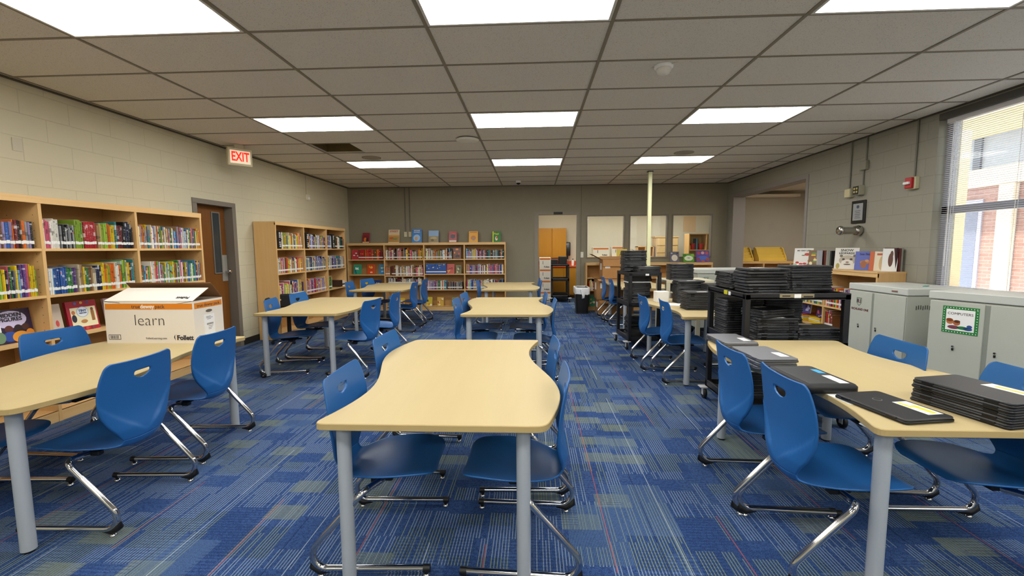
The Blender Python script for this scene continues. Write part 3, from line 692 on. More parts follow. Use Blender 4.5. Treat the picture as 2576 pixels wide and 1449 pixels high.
m = MB(); m.cbox(-.41, -.402, -.06, .0, 1.045, 1.08, M('cfc81e', .5), .002); m.build('yellow_label', CB)
MB().box(-.403, -.4, -.11, -.07, 1.045, 1.075, WHITE).build('paper_label', CB)
m = MB(); m.box(-.14, .12, -.362, -.36, 1.052, 1.082, M('8d8268', .7)); m.box(-.03, .02, -.364, -.362, 1.05, 1.08, WHITE); m.box(.04, .11, -.3635, -.362, 1.056, 1.066, M('2b2a26', .7)); m.box(-.12, -.06, -.3635, -.362, 1.062, 1.07, M('2b2a26', .7)); m.build('torn_labels', CB)
CA = cart('utility_cart', 'narrow tall black utility cart loaded with laptops in the aisle', 1.33, 1.79, 6.14, 6.76, 1.10, .66, .08)
MB().box(.0, .05, -.312, -.31, 1.055, 1.08, WHITE).build('paper_label', CA)
m = MB()
for k in range(3): m.tube([(.06+.02*k, .1, 1.05), (.05+.03*k, .02, .97-.02*k), (.12, -.02, .92), (.17, .02, .97), (.18-.02*k, .1, 1.05)], .006, BLACKP, 8)
m.build('power_cord', label='black power cords dangling under the top of the tall black cart', cat='power cord').location = (1.56, 6.36, 0)
# stacks on the near cart
stack('small left stack on top of the wide cart', 1.83, 3.98, 1.086, 7, PI/2)
stack('silver edged middle stack on top of the wide cart', 1.86, 3.62, 1.086, 8, .02, .0245, .012, .04)
stack('tall right stack on top of the wide cart', 2.30, 3.78, 1.086, 10, .0, .0205)
stack('rear left stack, middle shelf of wide cart', 1.85, 3.95, .68, 15, .04)
stack('front centre stack, middle shelf of wide cart', 1.94, 3.60, .68, 10, .0)
stack('askew bundle on the front centre stack of wide cart', 1.93, 3.62, .886, 3, .35, .0205, .004, .02)
stack('rear centre stack, middle shelf of wide cart', 2.20, 3.98, .68, 16, .02)
stack('low front right stack, middle shelf of wide cart', 2.27, 3.60, .68, 6, .03)
stack('bottom shelf of the wide cart', 1.86, 3.70, .19, 11, .0)
# stacks on the far cart
stack('tall stack on top of the tall cart', 1.50, 6.53, 1.101, 15, .05, .0203, .008)
stack('short front stack on top of the tall cart', 1.63, 6.27, 1.101, 4, .1)
stack('middle shelf stack of the tall cart', 1.53, 6.38, .68, 13, .05, .0205, .014, .06)
stack('fanned stack, bottom shelf of the tall cart', 1.56, 6.42, .19, 13, .05, .0205, .016, .09)
for k, z in enumerate((.948,)): MB().box(-.17, .17, -.12, .12, 0, .012, WHITE).build('paper_sheet', loc=(1.53, 6.38, z), rz=.05, label='white papers lying between laptops on the tall cart', cat='paper')
stack('small bundle above papers in the tall cart', 1.53, 6.40, .961, 5, .1)
# table between the carts
stack('nearest stack on the table between the carts', 1.90, 5.03, .742, 10, .03)
stack('left rear stack on the table between the carts', 1.99, 5.62, .742, 14, .0)
stack('right rear stack on the table between the carts', 2.24, 5.33, .742, 13, .0)
MB().cbox(0, .16, 0, .12, 0, .14, PAPER, .004).build('paper_bag', loc=(1.60, 5.62, .742), rz=.1, label='small white folded paper box on the table between the carts', cat='paper box')
MB().box(0, .28, 0, .22, 0, .002, WHITE).build('paper_sheet', loc=(1.64, 5.34, .742), rz=-.3, label='white paper sheet lying beside the small paper box', cat='paper')
# small beige table with laptops
t = thing('side_table', 'tall beige side table with square legs under a laptop stack', 'table', (2.28, 6.62, 0))
MB().cbox(-.34, .34, -.26, .26, .93, .972, BEIGE, .004).build('tabletop', t)
for sx in (-1, 1):
    for sy in (-1, 1): MB().cbox(sx*.31-.03, sx*.31+.03, sy*.23-.03, sy*.23+.03, 0, .93, BEIGE, .004).build('leg', t)
MB().cbox(-.3, .3, -.22, .22, .78, .80, BEIGE, .003).build('shelf', t)
stack('stack on the beige side table', 2.18, 6.52, .972, 12, .0, .0195)
stack('stack inside the beige side table', 2.2, 6.62, .80, 5, .0, .0195)

# laptops on the front right table
laptop(LS, 1.452, 3.19, .742, PI/2+.02, 'lower silver laptop of the far pair on the front right table', 'silver laptops', None, 's')
laptop(LS, 1.448, 3.185, .7645, PI/2+.03, 'upper silver laptop of the far pair on the front right table', 'silver laptops', ((-.10, .0, -.09, -.04, 'e6e6e0'),), 's')
for k in range(3): laptop(LS, 1.395+.004*k, 2.665-.003*k, .742+.0225*k, PI/2+.02*k, 'silver laptop, %s of the three stacked beside the aisle chair' % ('bottom', 'middle', 'top')[k], 'silver laptops', ((-.11, -.01, -.09, -.04, 'e6e6e0'),) if k == 2 else None, 's')
t = thing('laptop', 'grey laptop in a thick black rubber case with a blue sticker', 'laptop', (1.44, 2.27, .742), PI/2+.03)
MB().prism(rrect(.36, .25, .03), 0, .042, BLACKP, None, .01, None, True).build('rubber_case', t); MB().prism(rrect(.31, .20, .01), .041, .0445, M('3c3d40', .35), None, .001).build('lid', t)
s = MB(); s.box(-.15, -.02, -.09, -.045, .0445, .0452, M('e6e6e2', .5)); s.build('asset_label', t); MB().box(.02, .09, -.095, -.06, .0445, .0452, M('3f9fd0', .5)).build('blue_sticker', t)
MB().box(0, .15, 0, .14, 0, .001, WHITE).build('paper_sheet', loc=(1.42, 1.95, .742), rz=.1, label='white paper sheet under the single black laptop', cat='paper')
t = laptop(LB, 1.555, 1.905, .744, PI/2+.17, 'single black laptop with round logo and yellow label, beside the black laptop pile', None, ((-.13, .02, -.10, -.03, 'e9e8e0'), (-.12, -.03, -.085, -.06, 'd8cf3a'), (-.05, .01, -.055, -.04, 'd8cf3a')), 'b')
o = MB().lathe([(.018, 0), (.018, .0005)], M('9a9a9c', .3, .6), 20, Matrix.Translation((.06, 0, .0195))); o.lathe([(.015, .0005), (.015, .0009)], LAPB2, 20, Matrix.Translation((.06, 0, .0195))); o.build('round_logo', t)
rr = random.Random(3)
for k in range(5):
    laptop(LB, 1.90+rr.uniform(-.006, .006), 1.885-.002*k, .742+.0215*k, PI/2+.22+rr.uniform(-.01, .01), 'black laptop, %s of the pile of five at the front right' % ('bottom', 'second', 'third', 'fourth', 'topmost')[k], 'laptops in the front right pile', ((-.13, .03, -.10, -.04, 'd9d8d2'), (-.10, .0, -.08, -.06, 'c8c05a')) if k == 4 else None, 'b').scale = (1.08, 1.08, 1.07)

# ------------------------------------------------------------------ grey charging cabinets
def cabinet(label, loc, rz, w, d, z0, z1, logo=None, name='charging_cabinet'):
    # local: front (doors) faces -x, length w along y, depth d along x
    t = thing(name, label, 'cabinet', loc, rz)
    MB().cbox(0, d, 0, w, z0, z1-.075, CABG, .004).build('body', t)
    MB().cbox(-.012, d+.012, -.012, w+.012, z1-.07, z1, CABL, .006).build('lid', t)
    for a, b in ((.004, w*.52), (w*.56, w-.004)):
        dr = MB().cbox(-.012, 0, a, b, z0+.01, z1-.085, CABG, .003).build('door', t)
        k = MB(); k.lathe([(.008, 0), (.008, .01)], STEEL, 12, Matrix.Translation((-.012, (a+b)/2 if a > .1 else b-.05, (z0+z1)/2-.02)) @ Matrix.Rotation(-PI/2, 4, 'Y')); k.box(-.02, -.012, (a+b)/2-.006 if a > .1 else b-.056, (a+b)/2+.006 if a > .1 else b-.044, (z0+z1)/2-.055, (z0+z1)/2-.035, BLACKP); k.build('lock', dr)
    MB().box(-.004, .0, w*.52, w*.56, z0+.01, z1-.09, M('8b9086', .5)).build('centre_post', t)
    v = MB(); n = 22
    for zc in (z1-.19, z0+.22):
        for k in range(n): x = .09+(d-.16)*k/(n-1); v.box(x-.004, x+.004, -.0022, 0, zc-.02+(.006 if k % 3 else 0), zc+.02+(.006 if k % 3 else 0), M('55584f', .7))
    v.build('vent_slots', t)
    MB().cbox(.04, d-.04, .04, w-.04, .10, z0, DARK, .003).build('chassis', t)
    for x in (.08, d-.08):
        for y in (.08, w-.08): MB().lathe([(.045, -.014), (.05, -.01), (.05, .01), (.045, .014)], BLACKP, 20, Matrix.Translation((x, y, .05)) @ Matrix.Rotation(PI/2, 4, 'Y')).build('caster', t)
    return t
C1 = cabinet('grey charging cabinet with RICHLAND ONE logo beside the window', (3.66, 4.38, 0), 0, .76, .60, .16, 1.03)
GN = M('2f7a55', .5); MR = M('5a1a2a', .5)
def shield(parent, x, y, z, s, oy=-1):
    pts = [(-.5, .6), (.5, .6), (.5, -.1), (.25, -.45), (0, -.62), (-.25, -.45), (-.5, -.1)]
    m = MB(); X = Matrix(((0, 0, -1, x), (oy*s, 0, 0, y), (0, s, 0, z), (0, 0, 0, 1)))
    inner = [(a*.84, b*.84) for a, b in pts]; vs = [(a, b, .0) for a, b in pts]+[(a, b, .0) for a, b in inner]; n = len(pts)
    m.add(vs, [(i, (i+1) % n, n+(i+1) % n, n+i) for i in range(n)], GN, False, X); m.build('shield_logo', parent)
shield(C1, -.0135, .60, .83, .075); text('R1', .06, MR, C1, (-.0125, .60, .835), (0, -1, 0), (0, 0, 1), bold=.002); text('RICHLAND ONE', .034, MR, C1, (-.0125, .585, .745), (0, -1, 0), (0, 0, 1), bold=.001)
MB().cbox(-.018, -.012, .10, .17, .985, 1.0, M('b08a80', .3, .6), .002).build('badge', C1)
C2 = cabinet('grey charging cabinet with the green COMPUTERS sign, at the right picture edge', (3.84, 3.22, 0), .35, .84, .50, .16, 1.05)
sg = MB(); sg.box(-.0145, -.012, .50, .74, .70, .93, M('1f7a35', .6)); sg.box(-.0155, -.0145, .525, .715, .725, .905, WHITE); 
for k in range(12):
    yy = .512+.0195*k; sg.box(-.0152, -.0145, yy-.003, yy+.003, .914, .921, WHITE); sg.box(-.0152, -.0145, yy-.003, yy+.003, .708, .715, WHITE)
for k in range(9):
    zz = .73+.022*k; sg.box(-.0152, -.0145, .507, .513, zz-.003, zz+.003, WHITE); sg.box(-.0152, -.0145, .727, .733, zz-.003, zz+.003, WHITE)
for y, z, a, b, c in ((.685, .80, .026, .024, 'b5703a'), (.640, .79, .024, .022, 'a8602f'), (.688, .812, .024, .014, '9a4a20'), (.638, .803, .022, .012, '5b3520'), (.66, .752, .04, .016, '7a3a4a'), (.60, .752, .04, .014, '1f7a45'), (.565, .748, .03, .014, '2a4f8a'), (.555, .768, .018, .014, '2a4f8a')):
    sg.lathe([(1, 0), (1, .0008)], M(c, .7), 18, Matrix.Translation((-.0155, y, z)) @ Matrix.Rotation(-PI/2, 4, 'Y') @ Matrix.Diagonal((b, a, 1, 1)))
sgo = sg.build('computers_sign', C2); text('COMPUTERS', .030, M('3a2a22', .6), sgo, (-.0156, .62, .868), (0, -1, 0), (0, 0, 1))
C3 = cabinet('long grey charging cabinet behind the laptop stacks, shield logo on its front', (3.66, 6.97, 0), PI/2, 1.04, .55, .16, 1.10)
shield(C3, -.0135, .92, .93, .075); text('R1', .06, MR, C3, (-.0125, .92, .935), (0, -1, 0), (0, 0, 1), bold=.002)
MB().cbox(0, .035, 0, .1, 0, .006, M('3f9a86', .6), .002).build('sticky_notes', loc=(4.0, 4.62, 1.03), rz=-.9, label='small green card lying on top of the RICHLAND ONE cabinet', cat='card')

# ------------------------------------------------------------------ boxes
def wall_quad(x0, x1, z0, z1, y, m, t=.0005): return (x0, x1, y-t, y, z0, z1, m)
def learn_box():
    # local: front faces -y ; w along x, d along y
    w, d, h = .71, .31, .325
    t = thing('book_box', 'open white cardboard box printed learn, on the left table', 'box', (-3.285, 3.145, .742), .0)
    WB = M('e6dfd3', .65, noise=.02, scale=5); tt = .004
    b = MB(); b.box(tt, w-tt, tt, d-tt, 0, tt, WB)
    for a in ((0, w, 0, tt), (0, w, d-tt, d), (0, tt, tt, d-tt), (w-tt, w, tt, d-tt)): b.box(*a, 0, h, WB)
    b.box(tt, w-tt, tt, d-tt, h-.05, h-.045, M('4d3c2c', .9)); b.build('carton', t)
    def flap(name, p0, p1, L, ang, side, inner=CARDD, skew=0):
        # hinge p0-p1 at the rim, opens by L at an angle above horizontal
        p0 = Vector(p0); p1 = Vector(p1); e = (p1-p0).normalized(); n = Vector((0, 0, 1)); o_ = Vector(side).normalized()
        dr = o_*math.cos(ang)+n*math.sin(ang); q0 = p0+dr*L+e*skew; q1 = p1+dr*L-e*skew*.3
        up = e.cross(dr).normalized()*.002; m = MB()
        if up.z < 0: up = -up
        vs = [p0+up, p1+up, q1+up, q0+up, p0-up, p1-up, q1-up, q0-up]
        m.add(vs, [(0, 1, 2, 3)], WB); m.add(vs, [(7, 6, 5, 4)], inner); m.add(vs, [(0, 4, 5, 1), (1, 5, 6, 2), (2, 6, 7, 3), (3, 7, 4, 0)], inner); return m.build(name, t)
    flap('flap', (0, 0, h), (w, 0, h), .20, math.radians(25), (0, 1, 0), skew=.03)
    flap('flap', (w, d, h), (0, d, h), .17, math.radians(48), (0, -1, 0)); flap('flap', (w, 0, h), (w, d, h), .15, math.radians(-9), (-1, 0, 0)); flap('flap', (0, d, h), (0, 0, h), .13, math.radians(-6), (1, 0, 0))
    OR = M('de8418', .55); GYT = M('3c3836', .6); WT = M('f4f0e8', .6)
    m = MB(); m.box(.008, w-.008, -.0008, 0, .262, .306, OR); m.box(w, w+.0008, .01, d-.01, .262, .306, OR); m.build('orange_band', t)
    y = -.001
    text('true', .042, GYT, t, (.255, y, .283), (1, 0, 0), (0, 0, 1)); text('dewey', .042, WT, t, (.345, y, .283), (1, 0, 0), (0, 0, 1), bold=.001); text('pack', .042, GYT, t, (.445, y, .283), (1, 0, 0), (0, 0, 1))
    text('learn', .125, GYT, t, (.355, y+.0004, .175), (1, 0, 0), (0, 0, 1), bold=-.0022); text('FollettLearning.com', .021, GYT, t, (.40, y+.0004, .038), (1, 0, 0), (0, 0, 1)); text('Follett', .050, M('2c2c36', .6), t, (.63, y+.0004, .042), (1, 0, 0), (0, 0, 1), bold=.0018)
    m = MB()
    for s, c, x in ((1, 'de8418', .562), (-1, '2c2c36', .553)):
        pts = [(x, .070), (x+s*.011, .052), (x+s*.011, .042), (x, .020), (x+s*.003, .040), (x+s*.003, .052)]
        m.add([(a, y-.0002, b_) for a, b_ in pts], [(0, 5, 4, 3, 2, 1)] if s > 0 else [(0, 1, 2, 3, 4, 5)], M(c, .6))
    m.build('follett_mark', t)
    m = MB(); m.box(.018, .115, y, 0, .028, .066, GYT); m.box(.022, .111, y-.0003, y, .032, .062, WB)
    rr = random.Random(5); x = .032
    while x < .10: q = rr.choice((.001, .0015, .0025)); m.box(x, x+q, y-.0006, y-.0003, .035, .059, GYT); x += q+rr.choice((.0012, .002))
    m.build('barcode', t)
    text('true dewey pack', .036, GYT, t, (w+.001, d/2, .283), (0, 1, 0), (0, 0, 1))
    m = MB(); m.add([(w+.001, d/2+.035*math.cos(a)*(1), .232+.012*math.sin(a)) for a in [2*PI*k/20 for k in range(20)]], [tuple(range(20))], M('6a6258', .8)); m.build('hand_hole', t)
    m = MB(); m.box(w, w+.0012, .10, .21, .04, .205, M('efefee', .5))
    for k in range(14): m.box(w+.0012, w+.0015, .125+.005*k, .1275+.005*k, .12, .135, GYT)
    for k, (a, b_) in enumerate(((.12, .17), (.12, .19), (.13, .17), (.14, .19), (.14, .18), (.14, .17))): z = (.185, .175, .165, .108, .095, .085)[k]; m.box(w+.0012, w+.0015, a, b_, z, z+.003, GYT)
    m.build('shipping_label', t)
    sx = math.cos(math.radians(25)); sz = math.sin(math.radians(25)); text('Follett', .040, M('2c2c36', .6), t, (.60, .045*sx-.001, h+.045*sz+.004), (-1, 0, 0), (0, -sx, -sz), bold=.001)
    return t
learn_box()
def follett_box(x, y, z, w, d, h, label, side=True, grp='white book boxes', rz=0):
    t = thing('book_box', label, 'box', (x, y, z), rz, grp); WB = M('d4d0c6', .65)
    MB().cbox(0, w, 0, d, 0, h, WB, .003).build('carton', t); m = MB(); m.box(.01, w-.01, -.001, 0, h-.06, h-.015, M('c06a20', .6)); m.build('orange_band', t)
    text('Follett', .055, M('2c2c36', .6), t, (w-.11, -.001, .05), (1, 0, 0), (0, 0, 1), bold=.002)
    m = MB(); m.box(w*.28, w*.32, -.001, 0, h*.4, h*.7, M('3c3836', .6)); m.build('hand_hole', t)
for k in range(4): follett_box(.19, 11.55, .3*k, .30, .5, .298, 'white Follett box with orange band in the doorway, %s of four' % ('lowest', 'second', 'third', 'topmost')[k])
def open_carton(x, y, z, w, d, h, label, flaps, grp='brown cardboard cartons', rz=0):
    t = thing('cardboard_carton', label, 'box', (x, y, z), rz, grp); b = MB(); tt = .005; b.box(tt, w-tt, tt, d-tt, 0, tt, CARD)
    for a in ((0, w, 0, tt), (0, w, d-tt, d), (0, tt, tt, d-tt), (w-tt, w, tt, d-tt)): b.box(*a, 0, h, CARD)
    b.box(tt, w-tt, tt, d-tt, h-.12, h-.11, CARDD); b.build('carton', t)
    for side, L, an in flaps:
        a = math.radians(an); m = MB(); c, s_ = math.cos(a)*L, math.sin(a)*L
        q = {'F': [(0, 0, h), (w, 0, h), (w-.02, -c, h+s_), (.02, -c, h+s_)], 'B': [(0, d, h), (w, d, h), (w-.02, d+c, h+s_), (.02, d+c, h+s_)], 'L': [(0, 0, h), (0, d, h), (-c, d-.02, h+s_), (-c, .02, h+s_)], 'R': [(w, 0, h), (w, d, h), (w+c, d-.02, h+s_), (w+c, .02, h+s_)]}[side]
        n = (Vector(q[1])-Vector(q[0])).cross(Vector(q[2])-Vector(q[0])).normalized()*.004
        vs = [Vector(v) for v in q]+[Vector(v)+n for v in q]; m.add(vs, [(3, 2, 1, 0), (4, 5, 6, 7), (0, 1, 5, 4), (1, 2, 6, 5), (2, 3, 7, 6), (3, 0, 4, 7)], CARDD if side == 'L' else CARD); m.build('flap', t)
    MB().box(-.002, 0, d*.3, d*.65, h*.45, h*.8, WHITE).build('shipping_label', t)
    MB().box(w*.1, w*.3, -.002, 0, h*.55, h*.8, WHITE).build('address_label', t) if w < .7 else None
    return t
open_carton(1.42, 9.30, 0, .74, .55, .33, 'bottom brown cardboard carton of the stack left of the windows', [('F', .12, -30)])
open_carton(1.39, 9.32, .34, .62, .5, .44, 'middle brown cardboard carton of the stack, flaps open', [('L', .1, 20), ('F', .1, -20)])
open_carton(1.50, 9.34, .79, .54, .46, .40, 'top brown cardboard carton of the stack, dark flaps spread wide', [('L', .26, 28), ('F', .14, -78), ('B', .12, 30), ('R', .2, 12)])
# trash can
t = thing('trash_can', 'black trash can with a knotted white bag beside the doorway', 'trash can', (1.10, 9.72, 0))
MB().prism(rrect(.27, .36, .05), 0, .02, BLACKP).build('base', t); q0 = rrect(.25, .34, .05); q1 = rrect(.31, .42, .05); n = len(q0); m = MB()
m.add([(a, b, .0) for a, b in q0]+[(a, b, .56) for a, b in q1], [(i, (i+1) % n, n+(i+1) % n, n+i) for i in range(n)], BLACKP, True); m.build('bin', t)
q2 = rrect(.325, .435, .05); m = MB(); rr = random.Random(2); rings = []
for z, s in ((.43, 1.0), (.50, 1.01), (.56, 1.03), (.585, 1.0), (.57, .8)): rings += [(a*s+rr.uniform(-.004, .004), b*s+rr.uniform(-.004, .004), z+rr.uniform(-.012, .012)) for a, b in q2]
m.add(rings, [(j*n+i, j*n+(i+1) % n, (j+1)*n+(i+1) % n, (j+1)*n+i) for j in range(4) for i in range(n)], M('e6e7e7', .4), True); bag = m.build('bag', t)
m = MB(); m.tube([(-.02, -.225, .56), (.03, -.235, .48), (.02, -.235, .36), (-.01, -.235, .34), (0, -.235, .42), (-.03, -.23, .54)], [.03, .022, .02, .012, .018, .03], M('f0f0f0', .4), 8); m.build('knot', bag)
# black swivel chair half hidden by the door
t = thing('office_chair', 'black office chair half hidden behind the chair near the brown door', 'chair', (-3.86, 6.62, 0), .4)
MB().prism(rrect(.46, .44, .08), .42, .49, M('141414', .7), None, .01, None, True).build('seat', t); MB().cbox(-.2, .2, .2, .25, .52, .74, M('141414', .7), .02).build('backrest', t)
for s in (-1, 1): m = MB(); m.tube([(s*.24, .05, .46), (s*.29, .03, .5), (s*.29, .03, .66)], .014, BLACKP, 8); m.tube([(s*.29, -.14, .665), (s*.29, -.05, .685), (s*.29, .15, .68)], [.018, .024, .02], BLACKP, 8); m.build('armrest', t)
MB().lathe([(.03, .1), (.03, .42)], BLACKP, 16).build('gas_lift', t); m = MB()
for k in range(5): a = 2*PI*k/5; m.tube([(0, 0, .1), (.27*math.cos(a), .27*math.sin(a), .06)], [.025, .014], BLACKP, 8)
b = m.build('star_base', t)
for k in range(5): a = 2*PI*k/5; MB().lathe([(.02, -.012), (.028, 0), (.02, .012)], BLACKP, 12, Matrix.Translation((.27*math.cos(a), .27*math.sin(a), .028)) @ Matrix.Rotation(PI/2, 4, 'X')).build('caster', b)

# ------------------------------------------------------------------ bookcases
class Case: pass
def bookcase(label, loc, rz, bays, depth, height, shelves, label_short, base=.09, mat=None, top_over=0.0, trim=.055):
    """local frame: x along the run, front at y=0, back at y=depth; bays = list of x edges; shelves = list of z lists per bay"""
    t = thing('bookcase', label, 'bookcase', loc, rz); m_ = mat or MAPLE; mh = MAPLEH; th = .025; c = Case(); c.bays = bays; c.shelves = shelves; c.depth = depth; c.h = height; c.name = label_short
    c.M = Matrix.Translation(loc) @ Matrix.Rotation(rz, 4, 'Z'); c.rz = rz; c.obj = t
    for i, x in enumerate(bays):
        x0 = x-th/2 if 0 < i < len(bays)-1 else (x if i == 0 else x-th)
        p = MB().box(x0, x0+th, 0, depth, 0, height-.02, m_)
        if i: 
            zz = base+.06
            while zz < height-.1:
                for yy in (.05, depth-.08): p.box(x0-.0008, x0, yy-.003, yy+.003, zz-.003, zz+.003, M('5a3d1c', .8))
                zz += .064
        p.build('side_panel', t)
    x0, x1 = bays[0], bays[-1]
    MB().box(x0-top_over, x1+top_over, -.004-top_over, depth, height-.022, height, mh).box(x0, x1, -.003, .015, height-trim, height-.022, mh).build('top_panel', t)
    MB().box(x0+th, x1-th, depth-.012, depth, base, height-.02, M('b98e54', .6, noise=.1, scale=5)).build('back_panel', t)
    MB().box(x0+.002, x1-.002, .004, .022, 0, base, mh).build('base_board', t)
    for i in range(len(bays)-1):
        for z in [base]+list(shelves[i]):
            MB().box(bays[i]+.012, bays[i+1]-.012, .002, depth-.012, z-.022, z, mh).build('shelf', t)
    return c
T2 = 2*.022
LB1 = bookcase('long tall maple bookcase along the left wall full of books', (-4.05, 1.62, 0), PI/2, [0, .90, 1.80, 2.67, 3.55], .355, 1.90, [[.72, 1.085, 1.475]]*4, 'near left bookcase')
LB2 = bookcase('tall maple bookcase on the left wall past the brown door', (-4.05, 6.70, 0), PI/2, [0, .86, 1.71, 2.56], .355, 1.90, [[.66, 1.07, 1.47]]*3, 'bookcase past the door')
BB = bookcase('low wide maple bookcase along the back wall with display books on top', (-4.36, 10.02, 0), 0, [0, .89, 1.83, 2.78, 3.74], .29, 1.595, [[.50, .855, 1.21], [.62, .825, 1.21], [.50, .865, 1.21], [.50, .865, 1.21]], 'back wall bookcase')
WB_ = bookcase('low maple bookcase under the back windows with books on top', (1.235, 10.02, 0), 0, [0, .95, 1.9, 2.85], .29, 1.10, [[.47, .76]]*3, 'bookcase under the windows')
RB = bookcase('low maple bookcase along the right wall, picture books on top', (4.165, 7.28, 0), -PI/2, [0, .91, 1.86], .33, 1.135, [[.30, .605]]*2, 'right wall bookcase', trim=.07, top_over=.006)
AB = bookcase('maple bookcase inside the alcove beyond the side opening', (4.76, 10.3, 0), 0, [0, .6, 1.2, 1.8], .40, 1.11, [[.47, .76]]*3, 'alcove bookcase')

# ------------------------------------------------------------------ books
PAL = {'white': 'e6e3da', 'cream': 'd8cdae', 'yellow': 'e3c321', 'orange': 'd9691c', 'red': 'b3202a', 'dark red': '6d1820', 'pink': 'd2607c', 'purple': '5b3a7e', 'lavender': '9c8dbb', 'blue': '2b5ba6', 'navy': '1b2547', 'sky blue': '74a7cf',
       'teal': '2b7f85', 'green': '2f7a3a', 'lime green': '93b53a', 'dark green': '1f3f26', 'brown': '6a4528', 'tan': 'b08d62', 'grey': '8d8f92', 'black': '18181b'}
ALLC = list(PAL)
def book_mat(name):
    c = lin(PAL[name]); t = NT('book_'+name.replace(' ', '_'), .38, .45); x, y, z = t.xyz(t.tc.outputs['Generated'])
    oi = t.nt.nodes.new('ShaderNodeObjectInfo'); rnd = oi.outputs['Random']; lum = sum(c)/3
    alt = tuple(min(1, v*.25+.02) for v in c) if lum > .25 else tuple(min(1, v*.5+.5) for v in c)
    r1 = t.math('MULTIPLY', t.math('FRACT', t.math('MULTIPLY', rnd, 17.3)), .5); r1 = t.math('ADD', r1, .42)
    bd = t.math('LESS_THAN', t.math('ABSOLUTE', t.math('SUBTRACT', z, r1)), t.math('MULTIPLY', t.math('FRACT', t.math('MULTIPLY', rnd, 5.7)), .10))
    nz = t.noise(t.comb(t.math('MULTIPLY', x, 2.2), t.math('MULTIPLY', rnd, 40), t.math('MULTIPLY', z, 22)), 1.6, 2)
    tx = t.math('MULTIPLY', t.math('GREATER_THAN', nz, .60), t.math('MULTIPLY', t.math('GREATER_THAN', z, .30), t.math('LESS_THAN', z, .9)))
    base = t.mix(t.math('MULTIPLY', t.math('FRACT', t.math('MULTIPLY', rnd, 31.7)), .75), c, tuple(v*.45 for v in c)); c1 = t.mix(t.math('MULTIPLY', bd, .8), base, alt); t.color(t.mix(t.math('MULTIPLY', tx, .42), c1, alt)); return t.m
BMAT = {k: book_mat(k) for k in PAL}
PAGES = M('d9cfb6', .85)
def unit_book(cname):
    m = MB(); bm_ = BMAT[cname]; e = .08
    prof = [(0, .03), (.25, 0), (.75, 0), (1, .03)]
    m.add([(x, y, z) for z in (0, 1) for x, y in prof]+[(0, 1, 0), (1, 1, 0), (0, 1, 1), (1, 1, 1)],
          [(0, 1, 5, 4), (1, 2, 6, 5), (2, 3, 7, 6), (0, 4, 10, 8), (3, 9, 11, 7)], bm_)
    m.add([(0, .03, 1), (.25, 0, 1), (.75, 0, 1), (1, .03, 1), (1, 1, 1), (0, 1, 1)], [(0, 1, 2, 3, 4, 5)], bm_)
    m.add([(0, .03, 0), (.25, 0, 0), (.75, 0, 0), (1, .03, 0), (1, 1, 0), (0, 1, 0)], [(5, 4, 3, 2, 1, 0)], bm_)
    m.add([(0, 1, 0), (1, 1, 0), (1, 1, 1), (0, 1, 1)], [(1, 0, 3, 2)], PAGES)
    m.box(.14, .86, .06, .97, 1.0, 1.004, PAGES)
    return m.mesh('book')
UB = {k: unit_book(k) for k in PAL}
m = MB(); m.box(-.02, 1.02, -.004, .03, 0, 1, M('e8e8e4', .45)); LABM = m.mesh('spine_label')
specs = []     # every shelved book: dict(matrix, dims, colour, run, index)
def run_books(case, bay, shelf_i, a, b, hmin, hmax, pal, tmin=.008, tmax=.022, label=True, dmax=None, lean=.25, smooth=.6, grp=None):
    """fill bay from fraction a to b of its width, standing on shelf_i (0 = base, 1.. = shelves)"""
    zs = [.09]+list(case.shelves[bay]); z = zs[shelf_i]; x0 = case.bays[bay]+.018; x1 = case.bays[bay+1]-.018; w = x1-x0
    top = (zs+[case.h-.04])[shelf_i+1]-z-.03; x = x0+a*w; end = x0+b*w; h = R.uniform(hmin, hmax); rows = []
    rowname = {0: 'bottom shelf', 1: 'lower shelf', 2: 'middle shelf', 3: 'upper shelf'}[shelf_i]; nb = len(case.bays)-1
    bayname = {1: ['near bay', 'far bay'][bay] if nb == 2 else '', }.get(nb, None) or (['left bay', 'middle bay', 'right bay'][bay] if nb == 3 else ['first bay', 'second bay', 'third bay', 'fourth bay'][bay])
    where = '%s, %s, %s' % (rowname, bayname, case.name); cl = R.choice(pal)
    while True:
        t = R.uniform(tmin, tmax)
        if x+t > end: break
        if R.random() > (smooth if smooth > .9 else smooth-.2): h = R.uniform(hmin, hmax)
        else: h = min(hmax, max(hmin, h+R.uniform(-.008, .008)))
        if R.random() > .28 or len(pal) > 8: cl = R.choice(pal)
        hh = min(h, top); d = min(dmax or .24, case.depth-.05, max(.13, hh*R.uniform(.66, .86))); yf = .012+R.uniform(0, .008)
        ln = 0
        specs.append(dict(M=case.M @ Matrix.Translation((x, yf, z)) @ Matrix.Rotation(ln, 4, 'Y'), t=t-.0016, d=d, h=hh, c=cl, where=where, lab=label, thick=t)); x += t
ANY = ALLC; WARM = ['white', 'cream', 'yellow', 'orange', 'red', 'tan', 'pink', 'lime green', 'brown', 'blue']; COOL = ['white', 'grey', 'sky blue', 'teal', 'blue', 'navy', 'purple', 'green', 'cream', 'black', 'lavender']
DK = ['black', 'navy', 'dark red', 'brown', 'grey', 'purple', 'dark green', 'cream', 'white']
